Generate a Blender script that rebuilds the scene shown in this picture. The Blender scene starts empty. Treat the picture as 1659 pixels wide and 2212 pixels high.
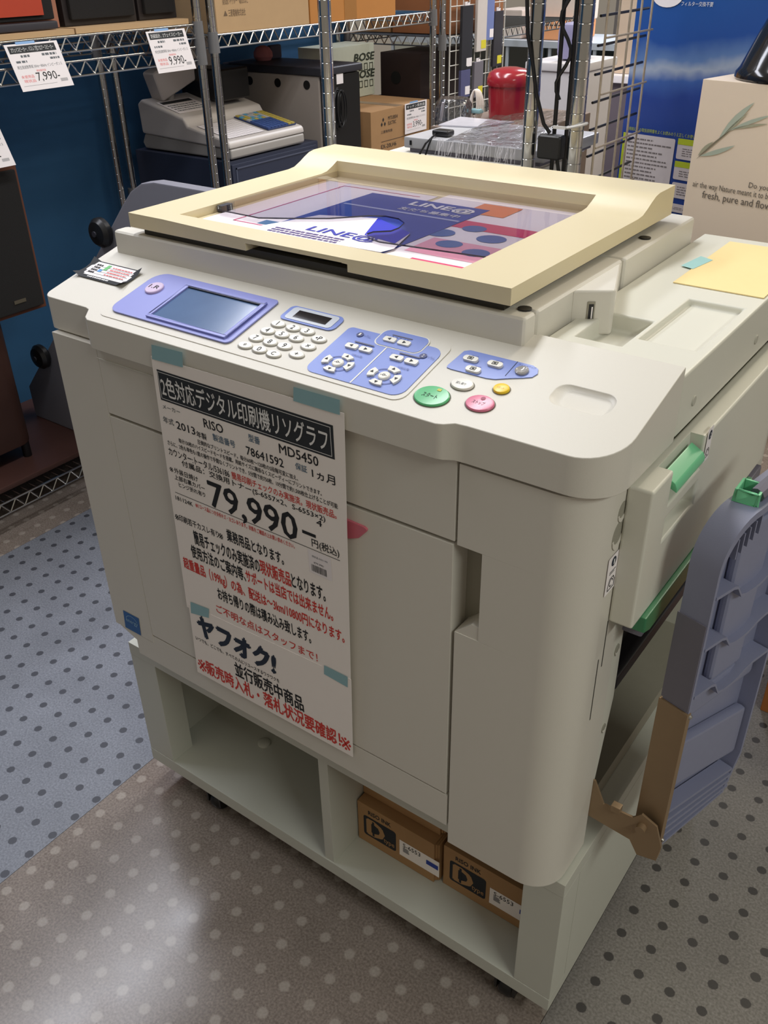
import bpy, bmesh, math, random
from mathutils import Vector, Matrix
random.seed(7)
SC = bpy.context.scene
COL = SC.collection

# ------------------------------------------------------------------ camera
cam_d = bpy.data.cameras.new('camera')
cam = bpy.data.objects.new('camera', cam_d)
COL.objects.link(cam)
cam.location = (1.1428, -0.6644, 1.3363)
cam.rotation_euler = (1.0124, 0.0164, 0.6275)
cam_d.sensor_fit = 'HORIZONTAL'
cam_d.sensor_width = 36.0
cam_d.lens = 36.0 * 1945.98 / 1659.0
cam_d.clip_start = 0.02
SC.camera = cam

# ------------------------------------------------------------------ world and lights
def lin(c):
    return tuple((x / 12.92 if x <= 0.04045 else ((x + 0.055) / 1.055) ** 2.4) for x in c)
def rgb(r, g, b):
    return lin((r / 255.0, g / 255.0, b / 255.0))

world = bpy.data.worlds.new('store_air')
SC.world = world
world.use_nodes = True
bg = world.node_tree.nodes['Background']
bg.inputs[0].default_value = (*rgb(236, 222, 202), 1)
bg.inputs[1].default_value = 0.285

def area(name, loc, size, energy, color, target=None):
    d = bpy.data.lights.new(name, 'AREA')
    d.shape = 'RECTANGLE'
    d.size, d.size_y = size
    d.energy = energy
    d.color = color
    o = bpy.data.objects.new(name, d)
    COL.objects.link(o)
    o.location = loc
    if target:
        v = Vector(target) - Vector(loc)
        o.rotation_euler = v.to_track_quat('-Z', 'Y').to_euler()
    return o

COOL = (0.88, 0.90, 1.0)
WARM = (1.0, 0.90, 0.74)
NEUT = (0.97, 0.98, 1.0)
# fluorescent fittings of the shop ceiling, in rows along the aisles
area('fluorescent_fitting', (0.05, 0.60, 2.30), (0.25, 1.2), 18.5, NEUT)
area('fluorescent_fitting', (-1.30, 0.45, 2.70), (0.35, 2.4), 38, COOL)
area('fluorescent_fitting', (0.95, 1.75, 2.50), (0.25, 1.25), 17, WARM)
area('fluorescent_fitting', (-0.30, 4.2, 2.75), (0.25, 2.4), 80, COOL)
area('fluorescent_fitting', (1.6, 4.2, 2.75), (0.25, 2.4), 60, WARM)
area('fluorescent_fitting', (2.7, -0.60, 2.45), (0.25, 1.25), 30, (0.97, 1.0, 0.93))

SC.view_settings.view_transform = 'Standard'
SC.view_settings.look = 'None'
SC.view_settings.gamma = 1.0
SC.view_settings.use_curve_mapping = False
SC.view_settings.exposure = 0.0

# ------------------------------------------------------------------ materials
MATS = {}
def mat(name, col, rough=0.5, metal=0.0, var=0.04, vscale=60.0, bump=0.0, bscale=400.0, spec=0.5, coat=0.0):
    if name in MATS:
        return MATS[name]
    m = bpy.data.materials.new(name)
    m.use_nodes = True
    nt = m.node_tree
    b = nt.nodes['Principled BSDF']
    b.inputs['Roughness'].default_value = rough
    b.inputs['Metallic'].default_value = metal
    b.inputs['Specular IOR Level'].default_value = spec
    b.inputs['Coat Weight'].default_value = coat
    tc = nt.nodes.new('ShaderNodeTexCoord')
    nz = nt.nodes.new('ShaderNodeTexNoise')
    nz.inputs['Scale'].default_value = vscale
    nz.inputs['Detail'].default_value = 3
    nt.links.new(tc.outputs['Object'], nz.inputs['Vector'])
    mx = nt.nodes.new('ShaderNodeMix')
    mx.data_type = 'RGBA'
    mx.inputs['A'].default_value = (*[min(1, c * (1 - var)) for c in col], 1)
    mx.inputs['B'].default_value = (*[min(1, c * (1 + var)) for c in col], 1)
    nt.links.new(nz.outputs['Fac'], mx.inputs['Factor'])
    nt.links.new(mx.outputs['Result'], b.inputs['Base Color'])
    if bump:
        n2 = nt.nodes.new('ShaderNodeTexNoise')
        n2.inputs['Scale'].default_value = bscale
        nt.links.new(tc.outputs['Object'], n2.inputs['Vector'])
        bp = nt.nodes.new('ShaderNodeBump')
        bp.inputs['Strength'].default_value = bump
        bp.inputs['Distance'].default_value = 0.001
        nt.links.new(n2.outputs['Fac'], bp.inputs['Height'])
        nt.links.new(bp.outputs['Normal'], b.inputs['Normal'])
    MATS[name] = m
    return m

def clear_mat(name, tint, gloss=0.04, rough=0.03, wrinkle=0.0, wscale=30.0, maxf=1.0):
    m = bpy.data.materials.new(name)
    m.use_nodes = True
    nt = m.node_tree
    nt.nodes.clear()
    out = nt.nodes.new('ShaderNodeOutputMaterial')
    tr = nt.nodes.new('ShaderNodeBsdfTransparent')
    tr.inputs[0].default_value = (*tint, 1)
    gl = nt.nodes.new('ShaderNodeBsdfGlossy')
    gl.inputs['Roughness'].default_value = rough
    fr = nt.nodes.new('ShaderNodeFresnel')
    fr.inputs[0].default_value = 1.5
    mul = nt.nodes.new('ShaderNodeMath'); mul.operation = 'MULTIPLY_ADD'
    mul.inputs[1].default_value = maxf
    mul.inputs[2].default_value = gloss
    nt.links.new(fr.outputs[0], mul.inputs[0])
    mx = nt.nodes.new('ShaderNodeMixShader')
    nt.links.new(mul.outputs[0], mx.inputs[0])
    nt.links.new(tr.outputs[0], mx.inputs[1])
    nt.links.new(gl.outputs[0], mx.inputs[2])
    nt.links.new(mx.outputs[0], out.inputs[0])
    if wrinkle:
        tc = nt.nodes.new('ShaderNodeTexCoord')
        n2 = nt.nodes.new('ShaderNodeTexNoise')
        n2.inputs['Scale'].default_value = wscale
        n2.inputs['Detail'].default_value = 4
        nt.links.new(tc.outputs['Object'], n2.inputs['Vector'])
        bp = nt.nodes.new('ShaderNodeBump')
        bp.inputs['Strength'].default_value = wrinkle
        bp.inputs['Distance'].default_value = 0.01
        nt.links.new(n2.outputs['Fac'], bp.inputs['Height'])
        nt.links.new(bp.outputs['Normal'], gl.inputs['Normal'])
        nt.links.new(bp.outputs['Normal'], fr.inputs['Normal'])
    return m

CREAM = mat('cream_plastic', rgb(215, 211, 201), 0.42, var=0.015, vscale=8, bump=0.12, bscale=1500)
CREAM2 = mat('cream_plastic_side', rgb(216, 215, 203), 0.42, var=0.015, vscale=8, bump=0.12, bscale=1500)
LIDM = mat('yellowed_plastic', rgb(220, 207, 172), 0.36, var=0.02, vscale=5, bump=0.1, bscale=1500)
INNER = mat('machine_core', rgb(150, 146, 132), 0.6)
DARKP = mat('dark_recess', rgb(58, 56, 50), 0.7)
BLACK = mat('black_plastic', rgb(22, 22, 24), 0.35)
SEAMM = mat('seam_shadow_gap', rgb(70, 66, 56), 0.8)
STANDM = mat('stand_white_board', rgb(200, 201, 190), 0.45, var=0.02, vscale=10)
BLUEP = mat('periwinkle_panel', rgb(122, 142, 214), 0.35, var=0.02)
BLUEB = mat('periwinkle_bezel', rgb(140, 146, 212), 0.35, var=0.02)
KEYM = mat('key_white', rgb(232, 230, 222), 0.35, var=0.01)
INK = mat('print_black', rgb(24, 26, 30), 0.7)
INKG = mat('print_grey', rgb(105, 110, 115), 0.7)
INKS = mat('print_slate_blue', rgb(84, 112, 136), 0.7)
INKR = mat('print_red', rgb(214, 60, 52), 0.7)
INKP = mat('print_pink_red', rgb(238, 120, 120), 0.7)
INKN = mat('print_navy', rgb(18, 36, 58), 0.6)
INKW = mat('print_white', rgb(236, 236, 236), 0.7)
INKB = mat('print_blue', rgb(32, 62, 160), 0.6)
INKDB = mat('print_panel_blue', rgb(50, 66, 140), 0.6)
PAPER = mat('white_paper', rgb(250, 243, 238), 0.75, var=0.01)
PAPER2 = mat('bright_paper', rgb(244, 238, 240), 0.6, var=0.01)
TAPE = mat('masking_tape_blue', rgb(146, 186, 194), 0.6, var=0.03)
CHROME = mat('chrome_wire', rgb(200, 200, 198), 0.16, metal=1.0, var=0.06, vscale=20)
CARTON = mat('corrugated_carton', rgb(170, 132, 90), 0.85, var=0.06, vscale=25)
CARTOND = mat('carton_pale', rgb(190, 158, 118), 0.85, var=0.05, vscale=25)
GREEN = mat('green_plastic', rgb(112, 196, 148), 0.3, var=0.02)
DGREEN = mat('dark_green_plastic', rgb(64, 132, 92), 0.35, var=0.03)
GREYT = mat('slate_tray_plastic', rgb(134, 138, 164), 0.45, var=0.03, bump=0.1, bscale=900)
GREYD = mat('slate_tray_dark', rgb(112, 110, 124), 0.45, var=0.03)
STEEL = mat('bronze_steel', rgb(150, 126, 98), 0.4, metal=0.3, var=0.05)
SILVER = mat('silver_paint', rgb(190, 190, 194), 0.35, metal=0.2, var=0.02)
WOOD = mat('reddish_wood', rgb(92, 52, 34), 0.5, var=0.18, vscale=14)
GRILLE = mat('black_grille_cloth', rgb(22, 20, 20), 0.95, bump=0.6, bscale=900)
CHARC = mat('charcoal', rgb(46, 46, 54), 0.5)

# ------------------------------------------------------------------ mesh helpers
LOC = {}
class MB:
    def __init__(s, M=None):
        s.v = []; s.f = []; s.M = M
    def add(s, pts, faces):
        n = len(s.v)
        s.v += [tuple(p) for p in pts]
        s.f += [tuple(i + n for i in f) for f in faces]
        return s
    def box(s, x0, x1, y0, y1, z0, z1):
        return s.add([(x0, y0, z0), (x1, y0, z0), (x1, y1, z0), (x0, y1, z0), (x0, y0, z1), (x1, y0, z1), (x1, y1, z1), (x0, y1, z1)],
                     [(0, 3, 2, 1), (4, 5, 6, 7), (0, 1, 5, 4), (1, 2, 6, 5), (2, 3, 7, 6), (3, 0, 4, 7)])
    def prism(s, poly, axis, a0, a1):
        def P(p, a):
            if axis == 'z': return (p[0], p[1], a)
            if axis == 'y': return (p[0], a, p[1])
            return (a, p[0], p[1])
        n = len(poly)
        pts = [P(p, a0) for p in poly] + [P(p, a1) for p in poly]
        fs = [tuple(range(n - 1, -1, -1)), tuple(range(n, 2 * n))]
        fs += [(i, (i + 1) % n, n + (i + 1) % n, n + i) for i in range(n)]
        return s.add(pts, fs)
    def loft(s, rings, cap=True, close=True):
        n = len(rings[0]); pts = [p for r in rings for p in r]; fs = []
        for k in range(len(rings) - 1):
            for i in range(n if close else n - 1):
                j = (i + 1) % n
                fs.append((k * n + i, k * n + j, (k + 1) * n + j, (k + 1) * n + i))
        if cap:
            fs.append(tuple(range(n - 1, -1, -1)))
            fs.append(tuple(range((len(rings) - 1) * n, len(rings) * n)))
        return s.add(pts, fs)
    def tube(s, p0, p1, r, n=8, r1=None):
        return s.path([p0, p1], r, n, r1)
    def path(s, pts, r, n=8, r1=None, cap=True):
        pts = [Vector(p) for p in pts]; rings = []
        up = None
        for i, p in enumerate(pts):
            t = (pts[min(i + 1, len(pts) - 1)] - pts[max(i - 1, 0)]).normalized()
            if up is None:
                up = Vector((0, 0, 1)) if abs(t.z) < 0.9 else Vector((1, 0, 0))
            a = t.cross(up).normalized(); b = a.cross(t).normalized(); up = b
            rr = r if r1 is None else r + (r1 - r) * i / (len(pts) - 1)
            rings.append([tuple(p + a * rr * math.cos(2 * math.pi * k / n) + b * rr * math.sin(2 * math.pi * k / n)) for k in range(n)])
        return s.loft(rings, cap)
    def lathe(s, prof, c, n=20, ax=(0, 0, 1)):
        ax = Vector(ax).normalized(); q = Vector((0, 0, 1)).rotation_difference(ax); c = Vector(c)
        rings = []
        for r, z in prof:
            rings.append([tuple(c + q @ Vector((r * math.cos(2 * math.pi * k / n), r * math.sin(2 * math.pi * k / n), z))) for k in range(n)])
        return s.loft(rings, True)
    def build(s, name, m, parent=None, bevel=0.0, seg=2, ang=35, flat=False, M=None, recalc=True, amin=30):
        M = M or s.M
        me = bpy.data.meshes.new(name)
        vs = [Vector(p) for p in s.v]
        if M is not None:
            vs = [M @ p for p in vs]
        off = Vector((0, 0, 0))
        if parent is None and vs:
            off = Vector(((min(p.x for p in vs) + max(p.x for p in vs)) / 2, (min(p.y for p in vs) + max(p.y for p in vs)) / 2, min(p.z for p in vs)))
        me.from_pydata([tuple(p - off) for p in vs], [], s.f)
        bm = bmesh.new(); bm.from_mesh(me)
        bmesh.ops.remove_doubles(bm, verts=bm.verts, dist=1e-6)
        if recalc:
            bmesh.ops.recalc_face_normals(bm, faces=bm.faces)
        if bevel > 0:
            es = [e for e in bm.edges if len(e.link_faces) == 2 and e.calc_face_angle(0) > math.radians(amin)]
            bmesh.ops.bevel(bm, geom=es, offset=bevel, segments=seg, profile=0.6, affect='EDGES', clamp_overlap=True)
        bm.to_mesh(me); bm.free()
        if not flat:
            for p in me.polygons: p.use_smooth = True
            me.set_sharp_from_angle(angle=math.radians(ang))
        if m: me.materials.append(m)
        o = bpy.data.objects.new(name, me)
        COL.objects.link(o)
        if bevel > 0:
            wn = o.modifiers.new('weighted', 'WEIGHTED_NORMAL'); wn.keep_sharp = True; wn.weight = 60
        if parent is None:
            o.location = off; LOC[o] = off
        else:
            attach(o, parent)
        return o

def attach(o, parent):
    o.parent = parent
    LOC[o] = Vector((0, 0, 0))
    l = LOC.get(parent, Vector((0, 0, 0)))
    o.matrix_parent_inverse = Matrix.Translation(-l)

def thing(name, loc, label, cat, group=None):
    o = bpy.data.objects.new(name, None)
    o.empty_display_size = 0.05
    COL.objects.link(o)
    o.location = loc; LOC[o] = Vector(loc)
    return tag(o, label, cat, group)
def tag(o, label, cat, group=None):
    o['label'] = label; o['category'] = cat
    if group: o['group'] = group
    return o
def struct(o):
    o['kind'] = 'structure'
    return o

def rrect(x0, x1, y0, y1, r, n=6):
    """rounded rectangle polygon; r single or (bl, br, tr, tl)"""
    if not isinstance(r, (tuple, list)): r = (r, r, r, r)
    out = []
    for (cx, cy, a, rr) in ((x0, y0, 180, r[0]), (x1, y0, 270, r[1]), (x1, y1, 0, r[2]), (x0, y1, 90, r[3])):
        if rr <= 0:
            out.append((cx, cy)); continue
        ccx = cx + rr if cx == x0 else cx - rr
        ccy = cy + rr if cy == y0 else cy - rr
        for k in range(n + 1):
            t = math.radians(a + 90 * k / n)
            out.append((ccx + rr * math.cos(t), ccy + rr * math.sin(t)))
    return out

def frame(O, U, V):
    """matrix of a plane frame: local x->U, y->V, z->normal"""
    U = Vector(U).normalized(); V = Vector(V).normalized(); N = U.cross(V)
    return Matrix(((U.x, V.x, N.x, O[0]), (U.y, V.y, N.y, O[1]), (U.z, V.z, N.z, O[2]), (0, 0, 0, 1)))

_tcache = {}
def glyphs(s, bold):
    key = (s, bold)
    if key in _tcache: return _tcache[key]
    cu = bpy.data.curves.new('t', 'FONT')
    cu.body = s; cu.size = 1.0; cu.resolution_u = 2; cu.offset = bold
    ob = bpy.data.objects.new('t', cu); COL.objects.link(ob)
    bpy.context.view_layer.update()
    dg = bpy.context.evaluated_depsgraph_get()
    me = bpy.data.meshes.new_from_object(ob.evaluated_get(dg))
    vs = [(v.co.x, v.co.y, 0.0) for v in me.vertices]; fs = [tuple(p.vertices) for p in me.polygons]
    bpy.data.objects.remove(ob); bpy.data.curves.remove(cu); bpy.data.meshes.remove(me)
    _tcache[key] = (vs, fs)
    return vs, fs

def text(s, rect, M, m, parent, name='lettering', bold=0.0, off=0.0004, italic=0.0, keep=False):
    """print text so that its ink fills rect=(x0,x1,y0,y1) of plane frame M"""
    vs, fs = glyphs(s, 0.0)
    if not vs: return None
    x0, x1, y0, y1 = rect
    ax, bx = min(v[0] for v in vs), max(v[0] for v in vs); ay, by = min(v[1] for v in vs), max(v[1] for v in vs)
    sx = (x1 - x0) / max(bx - ax, 1e-6); sy = (y1 - y0) / max(by - ay, 1e-6)
    if keep:
        sx = sy = min(sx, sy)
    if bold:
        d = bold; V0 = vs; F0 = fs; vs = []; fs = []
        for k_, (ox, oy) in enumerate(((-d, 0), (d, 0), (0, d), (0, -d * 0.6))):
            k = len(vs); vs = vs + [(v[0] + ox, v[1] + oy, k_ * 3e-5) for v in V0]; fs = fs + [tuple(i + k for i in f) for f in F0]
    me = bpy.data.meshes.new(name)
    cx = x0 if not keep else (x0 + x1) / 2 - sx * (bx - ax) / 2
    cy = y0 if not keep else (y0 + y1) / 2 - sy * (by - ay) / 2
    pts = [M @ Vector((cx + (v[0] - ax) * sx + italic * (v[1] - ay) * sy, cy + (v[1] - ay) * sy, off + v[2])) for v in vs]
    me.from_pydata([tuple(p) for p in pts], [], fs)
    me.materials.append(m)
    o = bpy.data.objects.new(name, me); COL.objects.link(o)
    attach(o, parent)
    return o

def flat(poly, M, m, parent, name, off=0.0003, th=0.0):
    """thin printed or pasted patch: polygon on plane frame M"""
    b = MB(M)
    if th <= 0:
        b.add([(p[0], p[1], off) for p in poly], [tuple(range(len(poly)))])
        return b.build(name, m, parent, recalc=False)
    b.prism(poly, 'z', off, off + th)
    return b.build(name, m, parent)
def rc(x0, x1, y0, y1):
    return [(x0, y0), (x1, y0), (x1, y1), (x0, y1)]
def lines_block(rects, M, m, parent, name='small_print', off=0.0004):
    b = MB(M)
    for (x0, x1, y0, y1) in rects:
        b.add([(x0, y0, off), (x1, y0, off), (x1, y1, off), (x0, y1, off)], [(0, 1, 2, 3)])
    o = b.build(name, m, parent, recalc=False)
    o['kind'] = 'stuff'
    return o
def dashes(x0, x1, y, h, rnd, w=(0.003, 0.012), gap=0.002):
    out = []; x = x0
    while x < x1:
        ww = min(rnd.uniform(*w), x1 - x)
        out.append((x, x + ww, y, y + h)); x += ww + gap * rnd.uniform(0.6, 1.6)
    return out

# ------------------------------------------------------------------ floor and walls
def floor_mat(name, base, base2, dot, ox, oy, pitch, rad, soft, rough, amount):
    m = bpy.data.materials.new(name); m.use_nodes = True
    nt = m.node_tree; b = nt.nodes['Principled BSDF']
    geo = nt.nodes.new('ShaderNodeNewGeometry')
    sep = nt.nodes.new('ShaderNodeSeparateXYZ')
    nt.links.new(geo.outputs['Position'], sep.inputs[0])
    def math_(op, a, bb=None, c=None):
        n = nt.nodes.new('ShaderNodeMath'); n.operation = op
        for i, x in enumerate((a, bb, c)):
            if x is None: continue
            if isinstance(x, (int, float)): n.inputs[i].default_value = x
            else: nt.links.new(x, n.inputs[i])
        return n.outputs[0]
    def cell(sock, o):
        t = math_('DIVIDE', math_('SUBTRACT', sock, o), pitch)
        fr = math_('SUBTRACT', t, math_('ROUND', t))
        return math_('MULTIPLY', fr, pitch)
    cx, cy = cell(sep.outputs[0], ox), cell(sep.outputs[1], oy)
    d = math_('SQRT', math_('ADD', math_('MULTIPLY', cx, cx), math_('MULTIPLY', cy, cy)))
    n0 = nt.nodes.new('ShaderNodeTexNoise'); n0.inputs['Scale'].default_value = 420
    nt.links.new(geo.outputs['Position'], n0.inputs['Vector'])
    d2 = math_('ADD', d, math_('MULTIPLY', math_('SUBTRACT', n0.outputs['Fac'], 0.5), 0.0022))
    mr = nt.nodes.new('ShaderNodeMapRange')
    nt.links.new(d2, mr.inputs['Value'])
    mr.inputs['From Min'].default_value = rad - soft; mr.inputs['From Max'].default_value = rad + soft
    mr.inputs['To Min'].default_value = amount; mr.inputs['To Max'].default_value = 0.0
    n1 = nt.nodes.new('ShaderNodeTexNoise'); n1.inputs['Scale'].default_value = 260; n1.inputs['Detail'].default_value = 4
    nt.links.new(geo.outputs['Position'], n1.inputs['Vector'])
    n2 = nt.nodes.new('ShaderNodeTexNoise'); n2.inputs['Scale'].default_value = 9; n2.inputs['Detail'].default_value = 4
    nt.links.new(geo.outputs['Position'], n2.inputs['Vector'])
    rp = nt.nodes.new('ShaderNodeValToRGB')
    rp.color_ramp.elements[0].position = 0.33; rp.color_ramp.elements[0].color = (*base2, 1)
    rp.color_ramp.elements[1].position = 0.68; rp.color_ramp.elements[1].color = (*base, 1)
    e = rp.color_ramp.elements.new(0.78); e.color = (*[min(1, c * 1.25) for c in base], 1)
    nt.links.new(n1.outputs['Fac'], rp.inputs[0])
    bl = nt.nodes.new('ShaderNodeMix'); bl.data_type = 'RGBA'; bl.blend_type = 'MULTIPLY'; bl.inputs['Factor'].default_value = 0.35
    nt.links.new(rp.outputs[0], bl.inputs['A'])
    nt.links.new(n2.outputs['Fac'], bl.inputs['B'])
    mx = nt.nodes.new('ShaderNodeMix'); mx.data_type = 'RGBA'
    nt.links.new(mr.outputs[0], mx.inputs['Factor'])
    nt.links.new(bl.outputs['Result'], mx.inputs['A'])
    mx.inputs['B'].default_value = (*dot, 1)
    nt.links.new(mx.outputs['Result'], b.inputs['Base Color'])
    rr = nt.nodes.new('ShaderNodeMapRange')
    nt.links.new(n2.outputs['Fac'], rr.inputs['Value'])
    rr.inputs['To Min'].default_value = rough - 0.08; rr.inputs['To Max'].default_value = rough + 0.1
    nt.links.new(rr.outputs[0], b.inputs['Roughness'])
    return m
FL_DOT_L = floor_mat('vinyl_grey_dots_cool_light', rgb(148, 152, 162), rgb(118, 122, 132), rgb(62, 64, 72), -0.321, 0.273, 0.0488, 0.0078, 0.0006, 0.5, 0.95)  # same grey vinyl as the right strip, cool light tinted into its colour
FL_PLAIN = floor_mat('vinyl_beige_pale_dots', rgb(160, 148, 138), rgb(126, 114, 106), rgb(186, 178, 168), 0.052, -0.036, 0.0492, 0.0085, 0.0016, 0.20, 0.45)
FL_DOT_R = floor_mat('vinyl_grey_dots', rgb(158, 154, 150), rgb(124, 120, 116), rgb(58, 56, 56), 0.925, 0.146, 0.0489, 0.0078, 0.0006, 0.5, 0.95)  # same dotted vinyl, warmer light tinted into its grey
FL_SUB = mat('floor_screed', rgb(60, 56, 52), 0.9)
floor = struct(MB().box(-3.0, 4.2, -2.6, 9.0, -0.06, -0.003).build('floor', FL_SUB))
for x0, x1, m in ((-3.0, -1.69, FL_DOT_L), (-1.69, -0.832, FL_PLAIN), (-0.832, 0.031, FL_DOT_L), (0.031, 0.887, FL_PLAIN), (0.887, 1.745, FL_DOT_R), (1.745, 4.2, FL_PLAIN)):
    MB().box(x0 + 0.0004, x1 - 0.0004, -2.6, 9.0, -0.003, 0.0).build('vinyl_strip', m, floor)
WALLB = mat('blue_partition_cloth', rgb(38, 86, 126), 0.85, var=0.08, vscale=12, bump=0.3, bscale=700)
wall_left = struct(MB().box(-1.50, -1.44, -2.6, 2.62, 0.0, 2.2).build('wall_left', WALLB))
for y in (-0.9, 0.3, 1.62, 2.55):
    MB().box(-1.44, -1.434, y - 0.012, y + 0.012, 0.0, 2.2).build('panel_joint', mat('partition_joint', rgb(70, 92, 116), 0.6), wall_left)
WALLG = mat('grey_wall_paint', rgb(150, 148, 150), 0.8)
struct(MB().box(-3.0, 4.2, 8.94, 9.0, 0.0, 3.0).build('wall_back', WALLG))
# ------------------------------------------------------------------ stand
st = thing('wooden_stand', (0.489, 0.33, 0.0), 'low white wooden open-front stand on casters under the large printer', 'stand')
SX0, SX1, SY0, SY1, SZ0, SZ1 = 0.079, 0.8985, 0.03, 0.64, 0.060, 0.341
MB().box(SX0, SX1, SY0, SY1, SZ0, 0.087).build('bottom_board', STANDM, st, bevel=0.0012)
MB().box(SX0, SX1, SY0, SY1, 0.316, SZ1).build('top_board', STANDM, st, bevel=0.0012)
MB().box(SX0, 0.140, SY0 + 0.0005, 0.078, 0.087, 0.316).build('front_pillar', STANDM, st, bevel=0.0012)
MB().box(0.842, SX1, SY0 + 0.0005, 0.078, 0.087, 0.316).build('front_pillar', STANDM, st, bevel=0.0012)
MB().box(SX0, 0.104, 0.078, SY1, 0.087, 0.316).build('side_board', STANDM, st)
MB().box(0.874, SX1, 0.078, SY1, 0.087, 0.316).build('side_board', STANDM, st)
MB().box(0.4945, 0.513, SY0 + 0.002, 0.60, 0.087, 0.316).build('divider', STANDM, st, bevel=0.001)
MB().box(0.104, 0.874, 0.60, SY1, 0.087, 0.316).build('back_board', STANDM, st)
MB().lathe([(0.0, 0), (0.012, 0), (0.012, 0.003), (0.009, 0.005), (0, 0.005)], (0.245, 0.159, 0.0869), 20).build('bolt_cap', STANDM, st)
for cx, cy in ((0.223, 0.052), (0.825, 0.052), (0.223, 0.56), (0.825, 0.56)):
    c = MB().box(cx - 0.018, cx + 0.018, cy - 0.018, cy + 0.018, 0.054, 0.0605).box(cx - 0.017, cx - 0.013, cy - 0.012, cy + 0.022, 0.02, 0.056).box(cx + 0.013, cx + 0.017, cy - 0.012, cy + 0.022, 0.02, 0.056).build('caster', BLACK, st)
    MB().lathe([(0.0, -0.011), (0.019, -0.011), (0.0215, -0.007), (0.0215, 0.007), (0.019, 0.011), (0, 0.011)], (cx, cy + 0.008, 0.0217), 20, (1, 0, 0)).build('wheel', BLACK, c)

# ------------------------------------------------------------------ ink cartons
def ink_box(x0, x1, y0, z0, h, d, label):
    t = thing('ink_carton', ((x0 + x1) / 2, y0 + d / 2, z0), label, 'carton', 'brown ink cartons in the stand')
    b = MB().box(x0, x1, y0, y0 + d, z0, z0 + h).build('carton_body', CARTON, t, bevel=0.0012)
    # flap edges at the right hand end
    MB().box(x1, x1 + 0.003, y0 + 0.004, y0 + d - 0.004, z0 + 0.003, z0 + h - 0.003).build('end_flap', CARTON, t)
    MB().box(x1 + 0.0032, x1 + 0.006, y0 + 0.006, y0 + d * 0.5, z0 + 0.003, z0 + h - 0.004).build('end_flap', CARTON, t)
    F = frame((x0, y0, z0), (1, 0, 0), (0, 0, 1)); L = 0.164
    INKBX = MATS.get('carton_print') or mat('carton_print', rgb(34, 36, 42), 0.8)
    flat(rrect(0.012, 0.076, 0.020, 0.066, 0.005), F, INKBX, t, 'print_block')
    text('D', (0.020, 0.052, 0.026, 0.060), F, CARTON, t, bold=0.05, off=0.0006)
    flat(rc(0.0295, 0.0335, 0.026, 0.060), F, INKBX, t, 'print_stroke', off=0.0008)
    text('type', (0.052, 0.073, 0.024, 0.036), F, CARTON, t, off=0.0006, bold=0.01)
    text('RISO INK', (0.022, 0.066, 0.072, 0.081), F, INKBX, t, bold=0.02)
    w0, w1 = 0.083, 0.158
    lab = flat(rc(w0, w1, 0.020, 0.056), F, PAPER, t, 'paper_label', off=0.0004)
    text('S-6553', (w0 + 0.007, w0 + 0.040, 0.0435, 0.0525), F, INK, lab, off=0.0008)
    r = random.Random(3)
    lines_block([(w0 + 0.007, w0 + 0.007 + r.uniform(0.008, 0.014), 0.041 - 0.0022 * k, 0.0422 - 0.0022 * k) for k in range(5)], F, INKG, lab, off=0.0008)
    flat(rc(w1 - 0.024, w1 - 0.002, 0.036, 0.046), F, INKB, lab, 'colour_block', off=0.0007)
    text('RISO INK', (0.118, 0.040, 0.056, 0.030), frame((x0, y0, z0 + h), (1, 0, 0), (0, 1, 0)), INKBX, t, bold=0.02)
    return t
ink_box(0.516, 0.664, 0.094, 0.0875, 0.0905, 0.22, 'lower brown ink carton beside the divider, showing its blue colour patch')
ink_box(0.514, 0.662, 0.113, 0.1785, 0.0905, 0.22, 'upper brown ink carton stacked on another, half hidden under the printer')
ink_box(0.676, 0.824, 0.102, 0.0875, 0.0915, 0.22, 'brown ink carton nearest the stand\'s right pillar with upside-down print on top')

# ------------------------------------------------------------------ the printer
pr = thing('digital_duplicator', (0.49, 0.35, 0.342), 'large cream digital duplicator printer with control console and yellowed scanner lid', 'printer')
XL, XR = 0.104, 0.890
def arc(cx, cy, r, a0, a1, n=8):
    return [(cx + r * math.cos(math.radians(a0 + (a1 - a0) * k / n)), cy + r * math.sin(math.radians(a0 + (a1 - a0) * k / n))) for k in range(n + 1)]
core = MB()
core.box(0.116, 0.80, 0.03, 0.69, 0.372, 0.914)
core.box(0.80, 0.884, 0.13, 0.69, 0.735, 0.914)
core.build('inner_chassis', INNER, pr)
# front panels (each seam is a real gap in front of the chassis)
MB().prism([(XL, 0.0), (XL, 0.06), (0.1942, 0.06), (0.1942, 0.0)], 'z', 0.415, 0.9105).build('left_front_panel', CREAM, pr, bevel=0.0008)
MB().prism([(0.112, 0.4145), (0.150, 0.400), (0.150, 0.372), (0.7405, 0.372), (0.7405, 0.429), (0.190, 0.429), (0.190, 0.4145)], 'y', 0.0005, 0.05).build('lower_skirt', CREAM, pr, bevel=0.0012)
MB().box(0.1945, 0.7405, 0.0, 0.05, 0.8155, 0.9105).build('upper_front_band', CREAM, pr, bevel=0.0008)
door = MB().box(0.1945, 0.7390, 0.0, 0.05, 0.4315, 0.8110).build('front_door', CREAM, pr, bevel=0.0012)
PINK = mat('pink_latch', rgb(206, 108, 124), 0.35, var=0.03)
MB().prism([(0.575, 0.766), (0.602, 0.768), (0.616, 0.774), (0.627, 0.7865), (0.628, 0.790), (0.624, 0.792), (0.60, 0.793), (0.575, 0.793)], 'y', -0.0028, 0.001).build('release_tab', PINK, door, bevel=0.001)
flat([(0.1955, 0.8945), (0.30, 0.8945), (0.30, 0.8955), (0.1955, 0.8955)], frame((0, -0.0012, 0), (1, 0, 0), (0, 0, 1)), CREAM2, pr, 'moulding_line', th=0.0012)
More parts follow.
